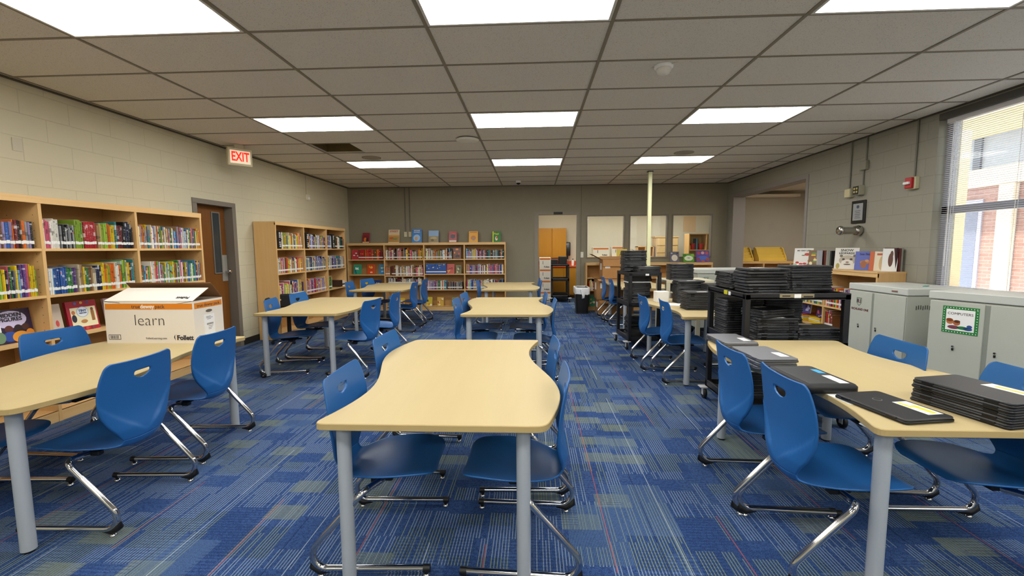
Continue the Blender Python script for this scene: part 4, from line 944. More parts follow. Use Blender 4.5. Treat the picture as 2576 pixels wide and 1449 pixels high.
# near left bookcase
run_books(LB1, 1, 3, 0, .98, .19, .235, ['sky blue', 'blue', 'brown', 'orange', 'black', 'grey', 'white', 'dark red', 'lavender', 'tan'], .010, .024)
run_books(LB1, 1, 2, 0, .96, .20, .265, ['sky blue', 'purple', 'red', 'orange', 'yellow', 'green', 'navy', 'pink', 'lime green', 'grey'], .009, .022)
run_books(LB1, 2, 3, .01, .17, .20, .26, ['white', 'sky blue', 'pink', 'lavender'], .008, .016); run_books(LB1, 2, 3, .17, .31, .18, .215, ['black', 'navy', 'grey', 'white'], .008, .016)
run_books(LB1, 2, 3, .31, .40, .22, .27, ['lime green', 'yellow', 'green', 'black'], .010, .018); run_books(LB1, 2, 3, .40, .55, .235, .245, ['red'], .014, .018, smooth=1)
run_books(LB1, 2, 3, .55, .76, .20, .25, ['yellow', 'lime green', 'cream', 'orange', 'green', 'tan'], .008, .018); run_books(LB1, 2, 3, .76, .99, .21, .27, ['white', 'teal', 'navy', 'dark red', 'dark green', 'black', 'sky blue', 'orange'], .008, .02)
run_books(LB1, 2, 2, .0, .12, .22, .24, ['sky blue', 'white', 'blue'], .010, .016, smooth=1); run_books(LB1, 2, 2, .12, .30, .19, .235, ['purple', 'lavender', 'blue', 'grey', 'green', 'pink']); run_books(LB1, 2, 2, .30, .58, .20, .25, ['cream', 'tan', 'navy', 'blue', 'green', 'yellow', 'brown'], .010, .02)
run_books(LB1, 2, 2, .58, .96, .21, .30, ['white', 'lime green', 'yellow', 'orange', 'teal', 'green', 'cream', 'pink', 'dark red'], .008, .02)
run_books(LB1, 3, 3, .0, .99, .19, .25, ['white', 'cream', 'yellow', 'sky blue', 'orange', 'blue', 'green', 'tan', 'navy', 'lavender', 'pink'], .008, .018); run_books(LB1, 3, 2, .0, .98, .19, .255, ['pink', 'blue', 'navy', 'yellow', 'lime green', 'teal', 'white', 'sky blue', 'green', 'red', 'orange'], .008, .018)
run_books(LB1, 3, 1, .0, .0, .2, .2, ANY)
# bookcase past the door
for bay, pal in ((0, WARM), (1, COOL+['yellow', 'red']), (2, COOL+['tan', 'dark red'])):
    run_books(LB2, bay, 3, .14 if bay < 2 else .02, .98 if bay < 2 else .30, .20, .27, pal, .010, .022); 
    if bay == 2: run_books(LB2, bay, 3, .46, .98, .2, .26, ['black', 'orange', 'white', 'teal', 'brown', 'dark red', 'dark green'], .010, .022)
    run_books(LB2, bay, 2, .03, .96, .19, .26, (WARM+['purple', 'grey']) if bay == 0 else COOL+['cream', 'tan'], .009, .02)
run_books(LB2, 0, 1, .03, .97, .20, .28, ['orange', 'white', 'yellow', 'pink', 'navy', 'blue', 'purple', 'cream', 'lime green', 'black'], .010, .022); run_books(LB2, 1, 1, .02, .96, .2, .27, ['red', 'pink', 'grey', 'lavender', 'dark red', 'yellow', 'purple', 'white'], .009, .02); run_books(LB2, 2, 1, .02, .22, .2, .26, ['grey', 'white', 'green', 'tan'], .01, .02)
# back wall bookcase
run_books(BB, 0, 3, .30, .98, .23, .25, ['red', 'dark red', 'red', 'orange', 'brown'], .012, .022, smooth=.95)
run_books(BB, 1, 3, 0, .99, .17, .27, ['white', 'cream', 'yellow', 'black', 'grey', 'navy', 'orange', 'brown', 'dark green', 'pink']); run_books(BB, 1, 2, 0, .12, .18, .24, ['brown', 'red', 'tan']); run_books(BB, 1, 2, .16, .99, .17, .26, ['cream', 'tan', 'brown', 'white', 'grey', 'pink', 'dark red']); run_books(BB, 1, 1, .06, .95, .11, .17, ['white', 'grey', 'dark red', 'black', 'pink', 'cream'])
run_books(BB, 2, 3, 0, .72, .16, .25, ['white', 'cream', 'tan', 'dark red', 'sky blue', 'orange', 'brown', 'dark green', 'lime green']); run_books(BB, 2, 2, .02, .56, .235, .245, ['blue'], .016, .022, smooth=1); run_books(BB, 2, 1, .02, .55, .19, .215, ['purple', 'lavender', 'orange', 'white', 'green', 'sky blue', 'red', 'grey'], .012, .02); run_books(BB, 2, 1, .57, .97, .17, .19, ['black', 'black', 'brown', 'grey'], .014, .022)
run_books(BB, 3, 3, .02, .5, .18, .24, ['grey', 'lavender', 'sky blue', 'white', 'pink', 'dark red', 'yellow']); run_books(BB, 3, 3, .5, .98, .19, .22, ['black', 'grey', 'dark green', 'orange', 'navy', 'teal']); run_books(BB, 3, 2, .02, .98, .19, .23, ['tan', 'yellow', 'orange', 'red', 'sky blue', 'blue', 'navy', 'lavender', 'pink', 'white', 'purple']); run_books(BB, 3, 1, .02, .98, .19, .24, ['purple', 'navy', 'white', 'red', 'yellow', 'black', 'sky blue', 'cream'])
run_books(BB, 3, 0, .02, .6, .18, .21, ['black', 'dark green', 'white', 'red'], .010, .016); run_books(BB, 3, 0, .72, .97, .15, .2, ['red', 'purple', 'white', 'dark red'])
# right wall and window bookcases
run_books(RB, 0, 2, .04, .98, .17, .25, ['yellow', 'green', 'white', 'red', 'teal', 'lime green', 'purple', 'tan', 'sky blue']); run_books(RB, 1, 2, .02, .98, .19, .28, ['red', 'blue', 'yellow', 'dark red', 'lavender', 'orange', 'green', 'white', 'purple'])
run_books(RB, 1, 1, .02, .2, .18, .25, ['yellow', 'red', 'brown', 'lavender']); run_books(WB_, 0, 1, .05, .42, .16, .26, ['yellow', 'orange', 'navy', 'dark red', 'white', 'red'], .010, .018)
# pick the largest in view as things of their own
cp = Vector((0, 0, CAMZ))
for s in specs:
    p = s['M'].translation; s['big'] = s['t']*s['h']/max(.1, (p-cp).length_squared)*(1 if p.y > 2.6 or p.x > -3 else .01)
order = sorted(range(len(specs)), key=lambda i: -specs[i]['big']); keep = set(order[:300]); print('BOOKS', len(specs))
from collections import defaultdict
bywhere = defaultdict(list)
for i, s in enumerate(specs): bywhere[s['where']].append(i)
rest = MB()
for where, ids in bywhere.items():
    n = len(ids)
    for k, i in enumerate(ids):
        s = specs[i]; L = s['M']
        if i in keep:
            o = bpy.data.objects.new('book', UB[s['c']]); COL.objects.link(o); o.matrix_world = L @ Matrix.Diagonal((s['t'], s['d'], s['h'], 1))
            size = ('tall ' if s['h'] > .235 else 'short ' if s['h'] < .2 else '')+('thick ' if s['thick'] > .017 else 'thin ' if s['thick'] < .011 else '')
            o['label'] = '%s%s book, %s from left, %s' % (size, s['c'], ordinal(k+1), where); o['category'] = 'book'; o['group'] = 'books on the '+where
            if s['lab']:
                q = bpy.data.objects.new('spine_label', LABM); COL.objects.link(q); q.parent = o; q.scale = (1, 1, R.choice((.022, .026))/s['h']); q.location = (0, 0, (.038+R.uniform(-.003, .003))/s['h'])
        else:
            rest.v; n0 = len(rest.v); X = L @ Matrix.Diagonal((s['t'], s['d'], s['h'], 1)); me = UB[s['c']]
            # simple body, page top and label
            rest.box(0, 1, 0, 1, 0, 1, M(PAL[s['c']], .45), X); rest.box(.12, .88, .05, .97, 1, 1.004, PAGES, X)
            rest.box(-.01, 1.01, -.008, .03, .038/s['h'], .062/s['h'], M('e8e8e4', .45), X)
            if R.random() < .6: z = R.uniform(.45, .85); rest.box(-.0, 1.0, -.004, .01, z, z+R.uniform(.03, .12), M(PAL[R.choice(['white', 'black', 'yellow', 'red'])], .45), X)
rest.build('books', label='remaining small shelved books with white spine labels, packed on the farther bookcases', cat='books', kind='stuff')

# face-out display books
def display_book(x, y, z, rz, w, h, col, art, label, grp, title=None, t=.022, tilt=12, tcol='141414', back=None):
    """front cover faces local -y, leaning back"""
    o = thing('display_book', label, 'book', (x, y, z), rz, grp); X = Matrix.Rotation(math.radians(-tilt), 4, 'X')
    b = MB(); c = M(col, .35); b.box(-w/2, w/2, 0, .002, 0, h, c, X); b.box(-w/2, w/2, t-.002, t, 0, h, c, X); b.box(-w/2, -w/2+.002, 0, t, 0, h, c, X); b.build('cover', o)
    MB().box(-w/2+.002, w/2-.004, .002, t-.002, .003, h-.003, PAGES, X).build('pages', o)
    if art:
        m = MB()
        for j, (kind, cx, cy, rw, rh, ac) in enumerate(art):
            q = M(ac, .4); yy = -.0004-.00025*j
            if kind == 'e': m.add([tuple(X @ Vector(((cx-.5)*w+rw*w/2*math.cos(a), yy, cy*h+rh*h/2*math.sin(a)))) for a in [2*PI*k/20 for k in range(20)]], [tuple(range(20))], q)
            else: m.add([tuple(X @ Vector(((cx-.5)*w+sx*rw*w/2, yy, cy*h+sz*rh*h/2))) for sx, sz in ((-1, -1), (1, -1), (1, 1), (-1, 1))], [(0, 1, 2, 3)], q)
        m.build('cover_art', o)
    if title:
        for s, sz, tz, tc in title:
            p = X @ Vector((0, -.0035, tz*h)); up = X @ Vector((0, 0, 1)); text(s, sz, M(tc, .5), o, p, (1, 0, 0), up, ext=.0003, bold=.0008)
    MB().box(-w*.3, w*.3, t, t+.05, 0, .004, STEEL).build('easel', o)
    return o
def blobs(seed, n, cols):
    r = random.Random(seed); return [(r.choice('eer'), r.uniform(.18, .82), r.uniform(.12, .8), r.uniform(.12, .38), r.uniform(.08, .24), r.choice(cols)) for _ in range(n)]
GT = 'display books standing on the back wall bookcase'
zt = 1.597
for x, w, h, col, art, lb, ti in (
 (-3.95, .17, .245, '7a1a26', [('r', .5, .85, .9, .2, '8c2430'), ('e', .4, .35, .4, .4, 'd8742c'), ('e', .65, .3, .25, .45, '2a1a18'), ('r', .5, .08, .9, .12, 'c9b28a')], 'dark red picture book with orange figures, leftmost on the back bookcase', None),
 (-3.28, .26, .32, 'd8c7a8', [('r', .5, .3, .98, .5, 'b08a4a'), ('e', .3, .35, .4, .15, 'c6552e'), ('e', .6, .3, .5, .12, '7c8a4a'), ('r', .5, .55, .98, .1, 'd9a04a')], 'tall cream book titled STREET with a farm scene on the back bookcase', [('STREET', .06, .86, 'b8242c')]),
 (-2.73, .235, .33, '3d7fc2', [('e', .5, .35, .7, .5, '9cc2e6'), ('e', .45, .3, .3, .3, 'c79a6c'), ('r', .5, .88, .9, .1, '2a5fa0')], 'tall sky blue book with pale circle on the back bookcase', [('AROUND', .035, .88, 'f2f2f2'), ('THE WORLD', .025, .76, 'f2f2f2')]),
 (-2.33, .235, .29, '7fa3cc', [('r', .5, .28, .98, .5, '8a7a4a'), ('e', .5, .38, .7, .2, 'b3a066'), ('e', .4, .2, .3, .2, '5a4a2a')], 'blue and olive landscape book, fourth from left on the back bookcase', None),
 (-1.87, .185, .265, '9e1c22', [('e', .5, .55, .6, .4, '3a3a42'), ('r', .5, .12, .9, .14, 'e0d2c0'), ('e', .6, .8, .4, .15, 'd24a3a')], 'red book with a dark ship shape and pale strip on the back bookcase', None),
 (-1.385, .21, .265, 'e0a734', [('e', .5, .4, .6, .4, 'c8803a'), ('e', .55, .3, .3, .3, 'a08a80'), ('r', .5, .9, .8, .08, 'c87a28')], 'golden yellow book with brown animal drawing on the back bookcase', None),
 (-.84, .20, .255, '1f7a2e', [('e', .5, .35, .3, .4, 'e6d4c0'), ('e', .55, .42, .2, .2, 'c8502a'), ('r', .1, .5, .14, 1.0, 'b8c832')], 'green Pippi book with lime spine, rightmost on the back bookcase', [('Pippi', .06, .78, 'e8d83a')])):
    display_book(x, 10.16, zt, 0, w, h, col, art, lb, GT, ti)
GB = 'display books facing out inside the back wall bookcase'
for x, z, w, h, col, seed, cols, lb in (
 (-4.20, 1.211, .18, .235, 'c43a48', 1, ['e8e4da', 'e8e4da', 'b82a2a'], 'red and white face out book at left of the top shelf, back bookcase'),
 (-4.17, .856, .19, .235, '2f9a78', 2, ['e8f0f0', '2468a8', '1c4a7a', 'e8f0f0'], 'teal and blue soccer style book, second shelf of the back bookcase'),
 (-3.84, .856, .18, .235, 'd24a1c', 3, ['e8b02a', 'e8b02a', 'e8dcc8'], 'orange red book with yellow shapes, second shelf of the back bookcase'),
 (-3.56, .856, .17, .235, '3a8ac2', 4, ['e8cc3a', '1f4f9a', 'c8dcea'], 'bright blue book with yellow shape, second shelf of the back bookcase'),
 (-4.03, .501, .19, .22, 'e0b82a', 5, ['c8421c', '2a5a9a'], 'yellow and red book, third shelf of the back bookcase'),
 (-3.70, .501, .18, .22, '1f3a78', 6, ['e0e4ea', '8aa0c0'], 'navy and white book, third shelf of the back bookcase'),
 (-1.79, 1.211, .23, .30, '6a3a20', 7, ['d24a1c', 'e88a3a', '2a2420', 'c8502a'], 'brown and orange book at the right of the third bay top shelf'),
 (-1.93, .866, .19, .23, 'b8483a', 8, ['c87a4a', '8a2a2a', 'd8b04a'], 'rust red book beside the blue encyclopedias, back bookcase'),
 (-1.74, .866, .14, .20, '6a6a42', 9, ['c8b890', '3a3a2a'], 'small olive book at the end of the third bay, back bookcase'),
 (-2.47, .091, .17, .22, 'c8b83a', 10, ['c83a3a', 'e8e0d0', '2a2a2a'], 'green and red book on the bottom shelf, third bay, back bookcase'),
 (-2.19, .091, .16, .22, 'c8a03a', 11, ['e8d8b0', '4a3a5a', 'b84a2a'], 'tan book with small figures on the bottom shelf, third bay'),
 (-1.84, .091, .15, .21, '6a8a5a', 12, ['e0dcc8', '3a3028', 'a84a3a'], 'sage green book on the bottom shelf, third bay, back bookcase'),
 (-3.36, .091, .15, .24, '3a8ac8', 13, ['e8b03a', 'f0f0e8'], 'blue and gold book on the bottom shelf, second bay, back bookcase'),
 (-3.14, .091, .18, .2, 'e0c03a', 14, ['8a5aa0', 'f0f0e8'], 'yellow and white book on the bottom shelf, second bay, back bookcase'),
 (-4.22, .091, .17, .2, '2a3a6a', 15, ['c8c8d8'], 'navy book on the bottom shelf, first bay, back bookcase'),
 (-3.75, .091, .22, .2, '28284a', 16, ['e8e8e8', '8a7a4a'], 'dark blue book on the bottom shelf centre of the first bay')):
    display_book(x, 10.12, z, 0, w, h, col, blobs(seed, 6, cols), lb, GB, None, .018, 10)
GW = 'display books on the bookcase under the windows'
display_book(3.28, 10.16, 1.102, 0, .21, .25, '6a6a78', [('e', .5, .42, .66, .6, 'd8d2c0')]+blobs(20, 4, ['9a9aa8', '3a3a48', 'c0c0c8'])[:0]+[('e', .2, .85, .2, .15, 'b8c0c8'), ('e', .8, .85, .2, .15, '3a3a48'), ('e', .5, .42, .6, .55, 'dcd6c6')], 'grey book with cream oval, left of three under the right window', GW)
display_book(3.60, 10.16, 1.102, .05, .25, .20, '5a9a2a', [('e', .5, .48, .8, .62, 'dfe8d2'), ('r', .5, .1, .98, .16, '4a8a2a'), ('e', .15, .8, .3, .3, '3a7a22'), ('e', .85, .8, .3, .3, '7aba3a')], 'green and white leafy book, middle of three under the right window', GW, [('hello', .03, .5, '2a4a2a')])
display_book(3.92, 10.16, 1.102, 0, .30, .265, '5a4a9a', [('e', .2, .8, .25, .25, 'b83a4a'), ('e', .5, .82, .25, .25, 'd8a0a8'), ('e', .8, .8, .25, .25, 'b84a5a'), ('e', .5, .38, .75, .35, '4a6ac8'), ('e', .15, .25, .25, .3, '8a3a4a'), ('e', .85, .25, .25, .3, '9a4a3a'), ('e', .5, .1, .3, .15, 'a85a4a')], 'purple and red crowded cover book, right of three under the right window', GW)
display_book(2.08, 10.16, 1.102, 0, .24, .32, 'd8c02a', blobs(22, 5, ['3a7a2a', '2a2a2a', 'c89a2a']), 'yellow book with green shapes above the cartons, under the middle window', GW)
display_book(1.40, 10.12, .091, 0, .15, .26, '2f9a78', blobs(61, 6, ['e0d03a', '3a8a4a', 'e8e0c8']), 'green and yellow book at the bottom of the bookcase beside the trash can', GW)
# face-out picture books in the near left bookcase (they face +x)
GL = 'picture books facing out in the near left bookcase'; z = .722
o = display_book(-4.15, 3.235, z, PI/2, .285, .27, '2a1c3c', [('e', .5, .70, .78, .52, 'cfc6e6'), ('e', .42, .42, .2, .22, '5a2a20'), ('e', .64, .42, .2, .22, '2a1a18'), ('e', .82, .44, .18, .2, '4a2a20'), ('e', .42, .2, .34, .3, '2a4a9a'), ('e', .66, .16, .4, .34, 'e0952a'), ('e', .18, .2, .26, .34, '6a8a6a'), ('e', .9, .24, .2, .24, 'd88a2a'), ('r', .2, .46, .08, .2, 'f0eef4')],
 'dark purple picture book HIDDEN FIGURES facing out, near left bookcase', GL, [('HIDDEN', .042, .83, '141414'), ('FIGURES', .042, .70, '141414')], tilt=8)
display_book(-4.15, 3.53, z, PI/2, .16, .27, 'c9b9a6', blobs(31, 7, ['b87a5a', 'e0dcd0', 'a8a0a0', 'c84a4a']), 'worn pale picture book beside the bay upright, near left bookcase', GL, tilt=8)
display_book(-4.15, 3.79, z, PI/2, .27, .275, 'a82434', [('r', .53, .45, .84, .66, 'e8e0b8'), ('e', .5, .62, .40, .36, '9fb2c4'), ('e', .5, .62, .36, .32, 'e2e8ec'), ('e', .2, .62, .12, .14, 'c8784a'), ('e', .2, .42, .16, .26, '2a2a3a'), ('e', .82, .68, .1, .12, '7a4a2a'), ('r', .82, .46, .11, .34, '9a6a3a'), ('e', .5, .3, .22, .12, 'b8804a'), ('e', .3, .92, .1, .09, '4a6ab0'), ('e', .5, .93, .1, .09, 'd8a04a'), ('e', .7, .93, .1, .09, '3a4a7a'), ('e', .55, .06, .12, .1, 'c84a4a'), ('e', .75, .06, .12, .1, '8a3a4a')],
 'red framed picture book with two figures round a white circle, near left bookcase', GL, [('TINY', .032, .66, '4a6a9a'), ('CREATURES', .012, .58, '4a5a7a')], tilt=8)
display_book(-4.15, 4.12, z, PI/2, .24, .27, 'b89aa0', blobs(33, 6, ['c84a5a', 'e8e0d8', '4a3a4a']), 'pink toned picture book half hidden behind the learn box', GL, tilt=8)
# black section markers in the bookcase past the door
for yb, s_ in ((6.735, '600 - 699'), (7.60, '700 - 799'), (8.62, '800 - 899')):
    t = thing('section_marker', 'black upright shelf marker reading %s %s' % (s_, {'6': 'nearest the door', '7': 'in the middle bay', '8': 'nearest the corner'}[s_[0]]), 'shelf sign', (-4.045, yb, 1.471), PI/2, 'black section markers')
    MB().cbox(0, .105, -.004, .16, 0, .285, M('0f0f11', .4), .003).build('marker', t); text(s_, .062, WHITE, t, (.058, -.006, .143), (0, 0, -1), (1, 0, 0), bold=.0008)
# odd items on the shelves past the door
MB().cbox(-4.3, -4.08, 8.95, 9.1, .661, .80, M('3b2413', .7), .003).build('storage_box', label='dark brown box on the lower shelf near the corner', cat='box')
for k in range(4): MB().box(-4.28, -4.09, 9.12, 9.24, .661+.03*k, .688+.03*k, (WHITE, BLACKP, PAPER, WHITE)[k]).build('book', label='%s book lying flat in the small pile on the lower corner shelf, %s' % (('white', 'black', 'cream', 'white')[k], ('bottom', 'second up', 'third up', 'topmost')[k]), cat='book', group='flat books on the corner shelf')
MB().prism([(0, 0), (.22, 0), (.26, .08), (.18, .14), (.06, .16), (-.03, .09)], 0, .16, M('b99c6a', .8, noise=.2), None, .02).build('basket', loc=(-4.25, 8.7, .112), rz=.3, label='tan woven basket on the bottom shelf near the corner', cat='basket')

# picture books standing on the right wall bookcase
GR_ = 'books standing on the right wall bookcase'; z = 1.137
display_book(4.26, 7.05, z, -PI/2+.75, .255, .285, 'e6e4de', [('e', .2, .2, .2, .12, 'c8323a'), ('e', .4, .12, .22, .12, 'c8323a'), ('e', .6, .14, .2, .12, 'b82a3a'), ('e', .85, .3, .2, .2, 'd8742a'), ('e', .7, .66, .3, .16, 'c8402a'), ('e', .88, .55, .16, .2, 'd8a03a'), ('e', .5, .6, .2, .05, '4a6a3a'), ('e', .1, .08, .2, .1, '5a8a3a'), ('e', .85, .1, .25, .12, 'c85a3a')], 'white picture book MY TINY LIFE with red flowers on the right bookcase', GR_, [('MY TINY LIFE', .030, .86, '222222')], tilt=9)
display_book(4.28, 6.79, z, -PI/2+.8, .17, .255, '7a5a34', blobs(41, 10, ['c8402a', 'e0b02a', '6a8a3a', 'e8d8b0', '8a4a2a']), 'brown picture book crowded with coloured creatures on the right bookcase', GR_, tilt=9)
display_book(4.27, 6.12, z, -PI/2+.75, .265, .29, 'e2dfd6', [('e', .55, .42, .72, .46, 'b8ac98'), ('e', .55, .30, .5, .3, 'e4dfd4'), ('e', .38, .46, .12, .1, '3a3428'), ('e', .70, .46, .12, .1, '3a3428'), ('e', .55, .32, .14, .08, '9a6a5a'), ('e', .28, .62, .14, .12, '6a6254'), ('e', .84, .62, .14, .12, '6a6254'), ('e', .55, .22, .3, .06, '5a5248'), ('e', .16, .14, .16, .26, 'a89a4a')], 'white picture book SNOW LEOPARDS with a leopard face on the right bookcase', GR_, [('SNOW', .046, .88, '1c1c1c'), ('LEOPARDS', .036, .74, '1c1c1c')], tilt=9)
display_book(4.28, 5.80, z, -PI/2+.72, .21, .245, '5663b0', [('e', .5, .42, .5, .2, 'b0703a'), ('e', .45, .3, .3, .4, '9a5a2e'), ('e', .6, .5, .2, .14, 'c8905a')], 'blue picture book with a brown sea creature on the right bookcase', GR_, [('Sea Star', .036, .85, '2a2a5a')], tilt=9)
display_book(4.31, 5.66, z, -PI/2+.7, .13, .245, 'c05a24', [('r', .6, .5, .5, .9, 'a8401c')], 'burnt orange picture book leaning beside the blue one, right bookcase', GR_, tilt=9)
display_book(4.33, 5.585, z, -PI/2+.72, .16, .245, 'd9cdb4', [('e', .45, .4, .3, .7, 'c8a878'), ('r', .4, .85, .5, .1, 'b8502a'), ('r', .8, .5, .06, .5, '3a3028')], 'beige picture book with red heading on the right bookcase', GR_, tilt=9)
display_book(4.35, 5.50, z, -PI/2+.62, .15, .28, 'dfe0dd', [('e', .55, .5, .32, .6, '5a3426'), ('e', .6, .75, .2, .3, '5a3426')], 'white hardback with a dark feather shape on its cover, right bookcase end', GR_, tilt=6, t=.02)
for x, y, tt, h, dd, c, lb, rz in ((4.255, 6.62, .045, .25, .18, 'b4bac6', 'silver grey hardback standing beside the creature cover book', 1.15), (4.27, 6.53, .022, .25, .18, '6a2c1e', 'thin rust brown hardback next to the silver grey one', 1.15), (4.26, 6.44, .035, .245, .18, '9fa39a', 'pale grey green hardback standing left of the black one', 1.2), (4.26, 6.36, .042, .245, .18, '101216', 'black hardback standing left of the SNOW LEOPARDS book', 1.2),
    (4.385, 5.56, .02, .245, .16, '2c2a34', 'dark hardback just right of the beige picture book', 1.5), (4.40, 5.45, .022, .285, .2, '3a1418', 'tall dark maroon hardback at the shelf top right end', 1.5), (4.428, 5.447, .02, .28, .2, '6a2a2c', 'tall wine red hardback second from the shelf top end', 1.5), (4.455, 5.445, .022, .285, .2, '8c8a80', 'grey hardback last in the row on the right bookcase', 1.5)):
    t = thing('book', lb, 'book', (x, y, z), rz, GR_); b = MB(); cc = M(c, .35)
    b.box(0, dd, -tt/2, -tt/2+.002, 0, h, cc); b.box(0, dd, tt/2-.002, tt/2, 0, h, cc); b.box(0, .002, -tt/2, tt/2, 0, h, cc); b.build('cover', t); MB().box(.002, dd-.004, -tt/2+.002, tt/2-.002, .003, h-.004, PAGES).build('pages', t)
# stacks and face-out books in the right bookcase lower shelves
for k, (y, z0, n, lb) in enumerate(((6.98, .301, 5, 'left pile'), (6.58, .301, 4, 'centre pile'), (5.62, .301, 7, 'right pile'))):
    for j in range(n):
        MB().cbox(-.10, .10, -.13, .13, 0, .022, M(('d9b322', 'e0c22e', 'd8d2c0', 'd9b322', 'a8386a', 'e0c22e', 'c8b02a')[j], .5), .002).build('book', loc=(4.29, y+.006*((j*7) % 3-1), z0+.0225*j), rz=.04*((j*5) % 3-1), label='yellow paperback lying flat, %s up in the %s of the right bookcase' % (ordinal(j+1), lb), cat='book', group='flat yellow paperbacks in the right bookcase')
display_book(4.24, 6.90, .42, -PI/2, .25, .20, '4a4a8a', blobs(51, 5, ['8a7ac0', '2a2a5a', 'c8c0e0']), 'violet book facing out above the yellow pile, right bookcase', 'face out books in the right bookcase', None, .02, 8)
display_book(4.24, 6.55, .40, -PI/2, .16, .14, '3a2a4a', blobs(52, 4, ['8a7ac0', 'c84a6a']), 'small dark purple book facing out in the right bookcase', 'face out books in the right bookcase', None, .02, 8)

# ------------------------------------------------------------------ alcove book bins
for x, w, lb in ((5.10, .63, 'right'), (4.61, .37, 'left')):
    t = thing('book_bin', 'yellow wooden book bin with stepped dividers in the alcove, %s one of the pair' % lb, 'book bin', (x+.17, 10.36, 1.112), 0, 'yellow book bins'); YW = M('f2cf5c', .4, noise=.06, scale=6); pts = [(0, 0), (.27, 0), (.27, .31), (.2, .32), (.14, .28), (.10, .2), (.02, .10), (0, .05)]
    for sx in (0, w-.02):
        m = MB(); n = len(pts); m.add([(sx, a, b) for a, b in pts]+[(sx+.02, a, b) for a, b in pts], [tuple(range(n)), tuple(range(2*n-1, n-1, -1))]+[(i, i+n, (i+1) % n+n, (i+1) % n) for i in range(n)], YW); m.build('side_panel', t)
    for k in range(4): MB().cbox(.02, w-.02, .03+.055*k, .042+.055*k, .02, .08+.065*k, YW, .002).build('divider', t)
    MB().cbox(.02, w-.02, .255, .27, .0, .325, YW, .003).build('back_panel', t); MB().box(.02, w-.02, .0, .26, 0, .02, YW).build('base', t)

# ------------------------------------------------------------------ kitchen corner through the doorway
t = thing('wall_cabinet', 'orange wood wall cabinet with two doors seen through the doorway', 'cabinet', (.06, 12.75, 0))
MB().cbox(0, .93, 0, .34, 1.16, 2.02, ORANGEW, .003).build('body', t)
for a, b in ((.10, .50), (.52, .925)): MB().cbox(a, b, -.02, 0, 1.165, 2.015, ORANGEW, .003).build('door', t)
t = thing('counter_cabinet', 'orange wood counter cabinet with a red orange worktop', 'cabinet', (.06, 12.48, 0))
MB().cbox(0, 1.30, .04, .59, .09, .90, ORANGEW, .003).build('body', t); MB().cbox(-.0, 1.31, 0, .6, .90, .94, M('d2542a', .35), .004).build('worktop', t); MB().box(0, 1.31, .585, .6, .94, 1.06, M('d2542a', .35)).build('backsplash', t); MB().box(0, 1.3, .08, .6, 0, .09, M('4a2a12', .7)).build('kick_board', t)
for a, b in ((.02, .42), (.44, .84), (.86, 1.28)): MB().cbox(a, b, .02, .04, .12, .87, ORANGEW, .003).build('door', t)
t = thing('towel_dispenser', 'dark paper towel dispenser on the wall beside the orange cabinet', 'dispenser', (1.04, 12.98, 1.22)); MB().prism(rrect(.17, .2, .03), 0, .40, M('2a2c30', .3), None, .02, None, True).build('housing', t); MB().lathe([(.03, 0), (.03, .006)], M('6a7a9a', .2), 16, Matrix.Translation((0, -.1, .28)) @ Matrix.Rotation(PI/2, 4, 'X')).build('window', t); MB().box(-.02, .02, -.08, -.06, -.1, 0, BLACKP).build('lever', t)
t = thing('bottle', 'white pump bottle on the red orange worktop', 'bottle', (1.17, 12.62, .94)); MB().lathe([(.035, 0), (.038, .02), (.038, .13), (.015, .16)], WHITE, 16).build('body', t); MB().lathe([(.012, .16), (.012, .19), (.02, .2)], M('3a3a40', .5), 12).build('pump', t)
CK = cart('utility_cart', 'black utility cart standing in the doorway beside the white boxes', .50, .98, 11.55, 12.2, 1.02, .62, 0)
MB().cbox(-.11, .11, -.12, .12, 0, .2, BLACKP, .01).build('equipment_case', loc=(.82, 11.85, 1.021), label='black equipment case on the right of the cart in the doorway', cat='case')
MB().cbox(-.1, .1, -.12, .12, 0, .12, BLACKP, .01).build('equipment_case', loc=(.58, 11.85, 1.021), label='lower black equipment case at the left of the cart in the doorway', cat='case')
MB().cbox(-.18, .18, -.12, .12, 0, .05, BLACKP, .01).build('equipment_case', loc=(.76, 11.85, .19), label='flat black case on the bottom shelf of the cart in the doorway', cat='case')
# office behind the windows
t = thing('work_table', 'low work table behind the left window carrying white boxes', 'table', (2.1, 12.2, 0)); MB().cbox(-.6, 1.1, -.3, .3, 1.16, 1.2, MAPLEH, .003).build('tabletop', t)
for sx in (-.55, 1.05):
    for sy in (-.25, .25): MB().cbox(sx-.025, sx+.025, sy-.025, sy+.025, 0, 1.16, MAPLE, .003).build('leg', t)
follett_box(1.66, 12.0, 1.2, .43, .3, .26, 'white book box with orange band behind the left window, left one', grp='boxes behind the window'); follett_box(2.18, 12.02, 1.2, .33, .3, .28, 'white book box with orange band behind the left window, right one', grp='boxes behind the window')
t = thing('desk_hutch', 'pale wood desk hutch with stacked compartments behind the middle window', 'hutch', (3.45, 12.3, 0)); PW = M('d2b27c', .5, noise=.05, scale=6)
MB().cbox(0, .6, 0, .4, 0, 1.72, PW, .003).build('body', t); MB().box(-.04, .62, -.02, .42, 1.72, 1.75, PW).build('top_panel', t)
for z0, z1 in ((1.02, 1.28), (1.3, 1.48), (1.5, 1.7)): MB().cbox(.02, .58, -.015, 0, z0, z1, PW, .003).build('drawer', t)
t = thing('cubby_shelf', 'small maple cubby shelf behind the middle window', 'shelf', (2.95, 12.35, 0)); MB().box(0, .45, 0, .3, 0, 1.2, MAPLE).build('body', t)
for a in ((0, .02, 0, .3, 1.2, 1.48), (.43, .45, 0, .3, 1.2, 1.48), (.21, .23, 0, .3, 1.2, 1.48), (0, .45, 0, .3, 1.46, 1.48), (0, .45, .28, .3, 1.2, 1.48)): MB().box(*a, MAPLE).build('panel', t)
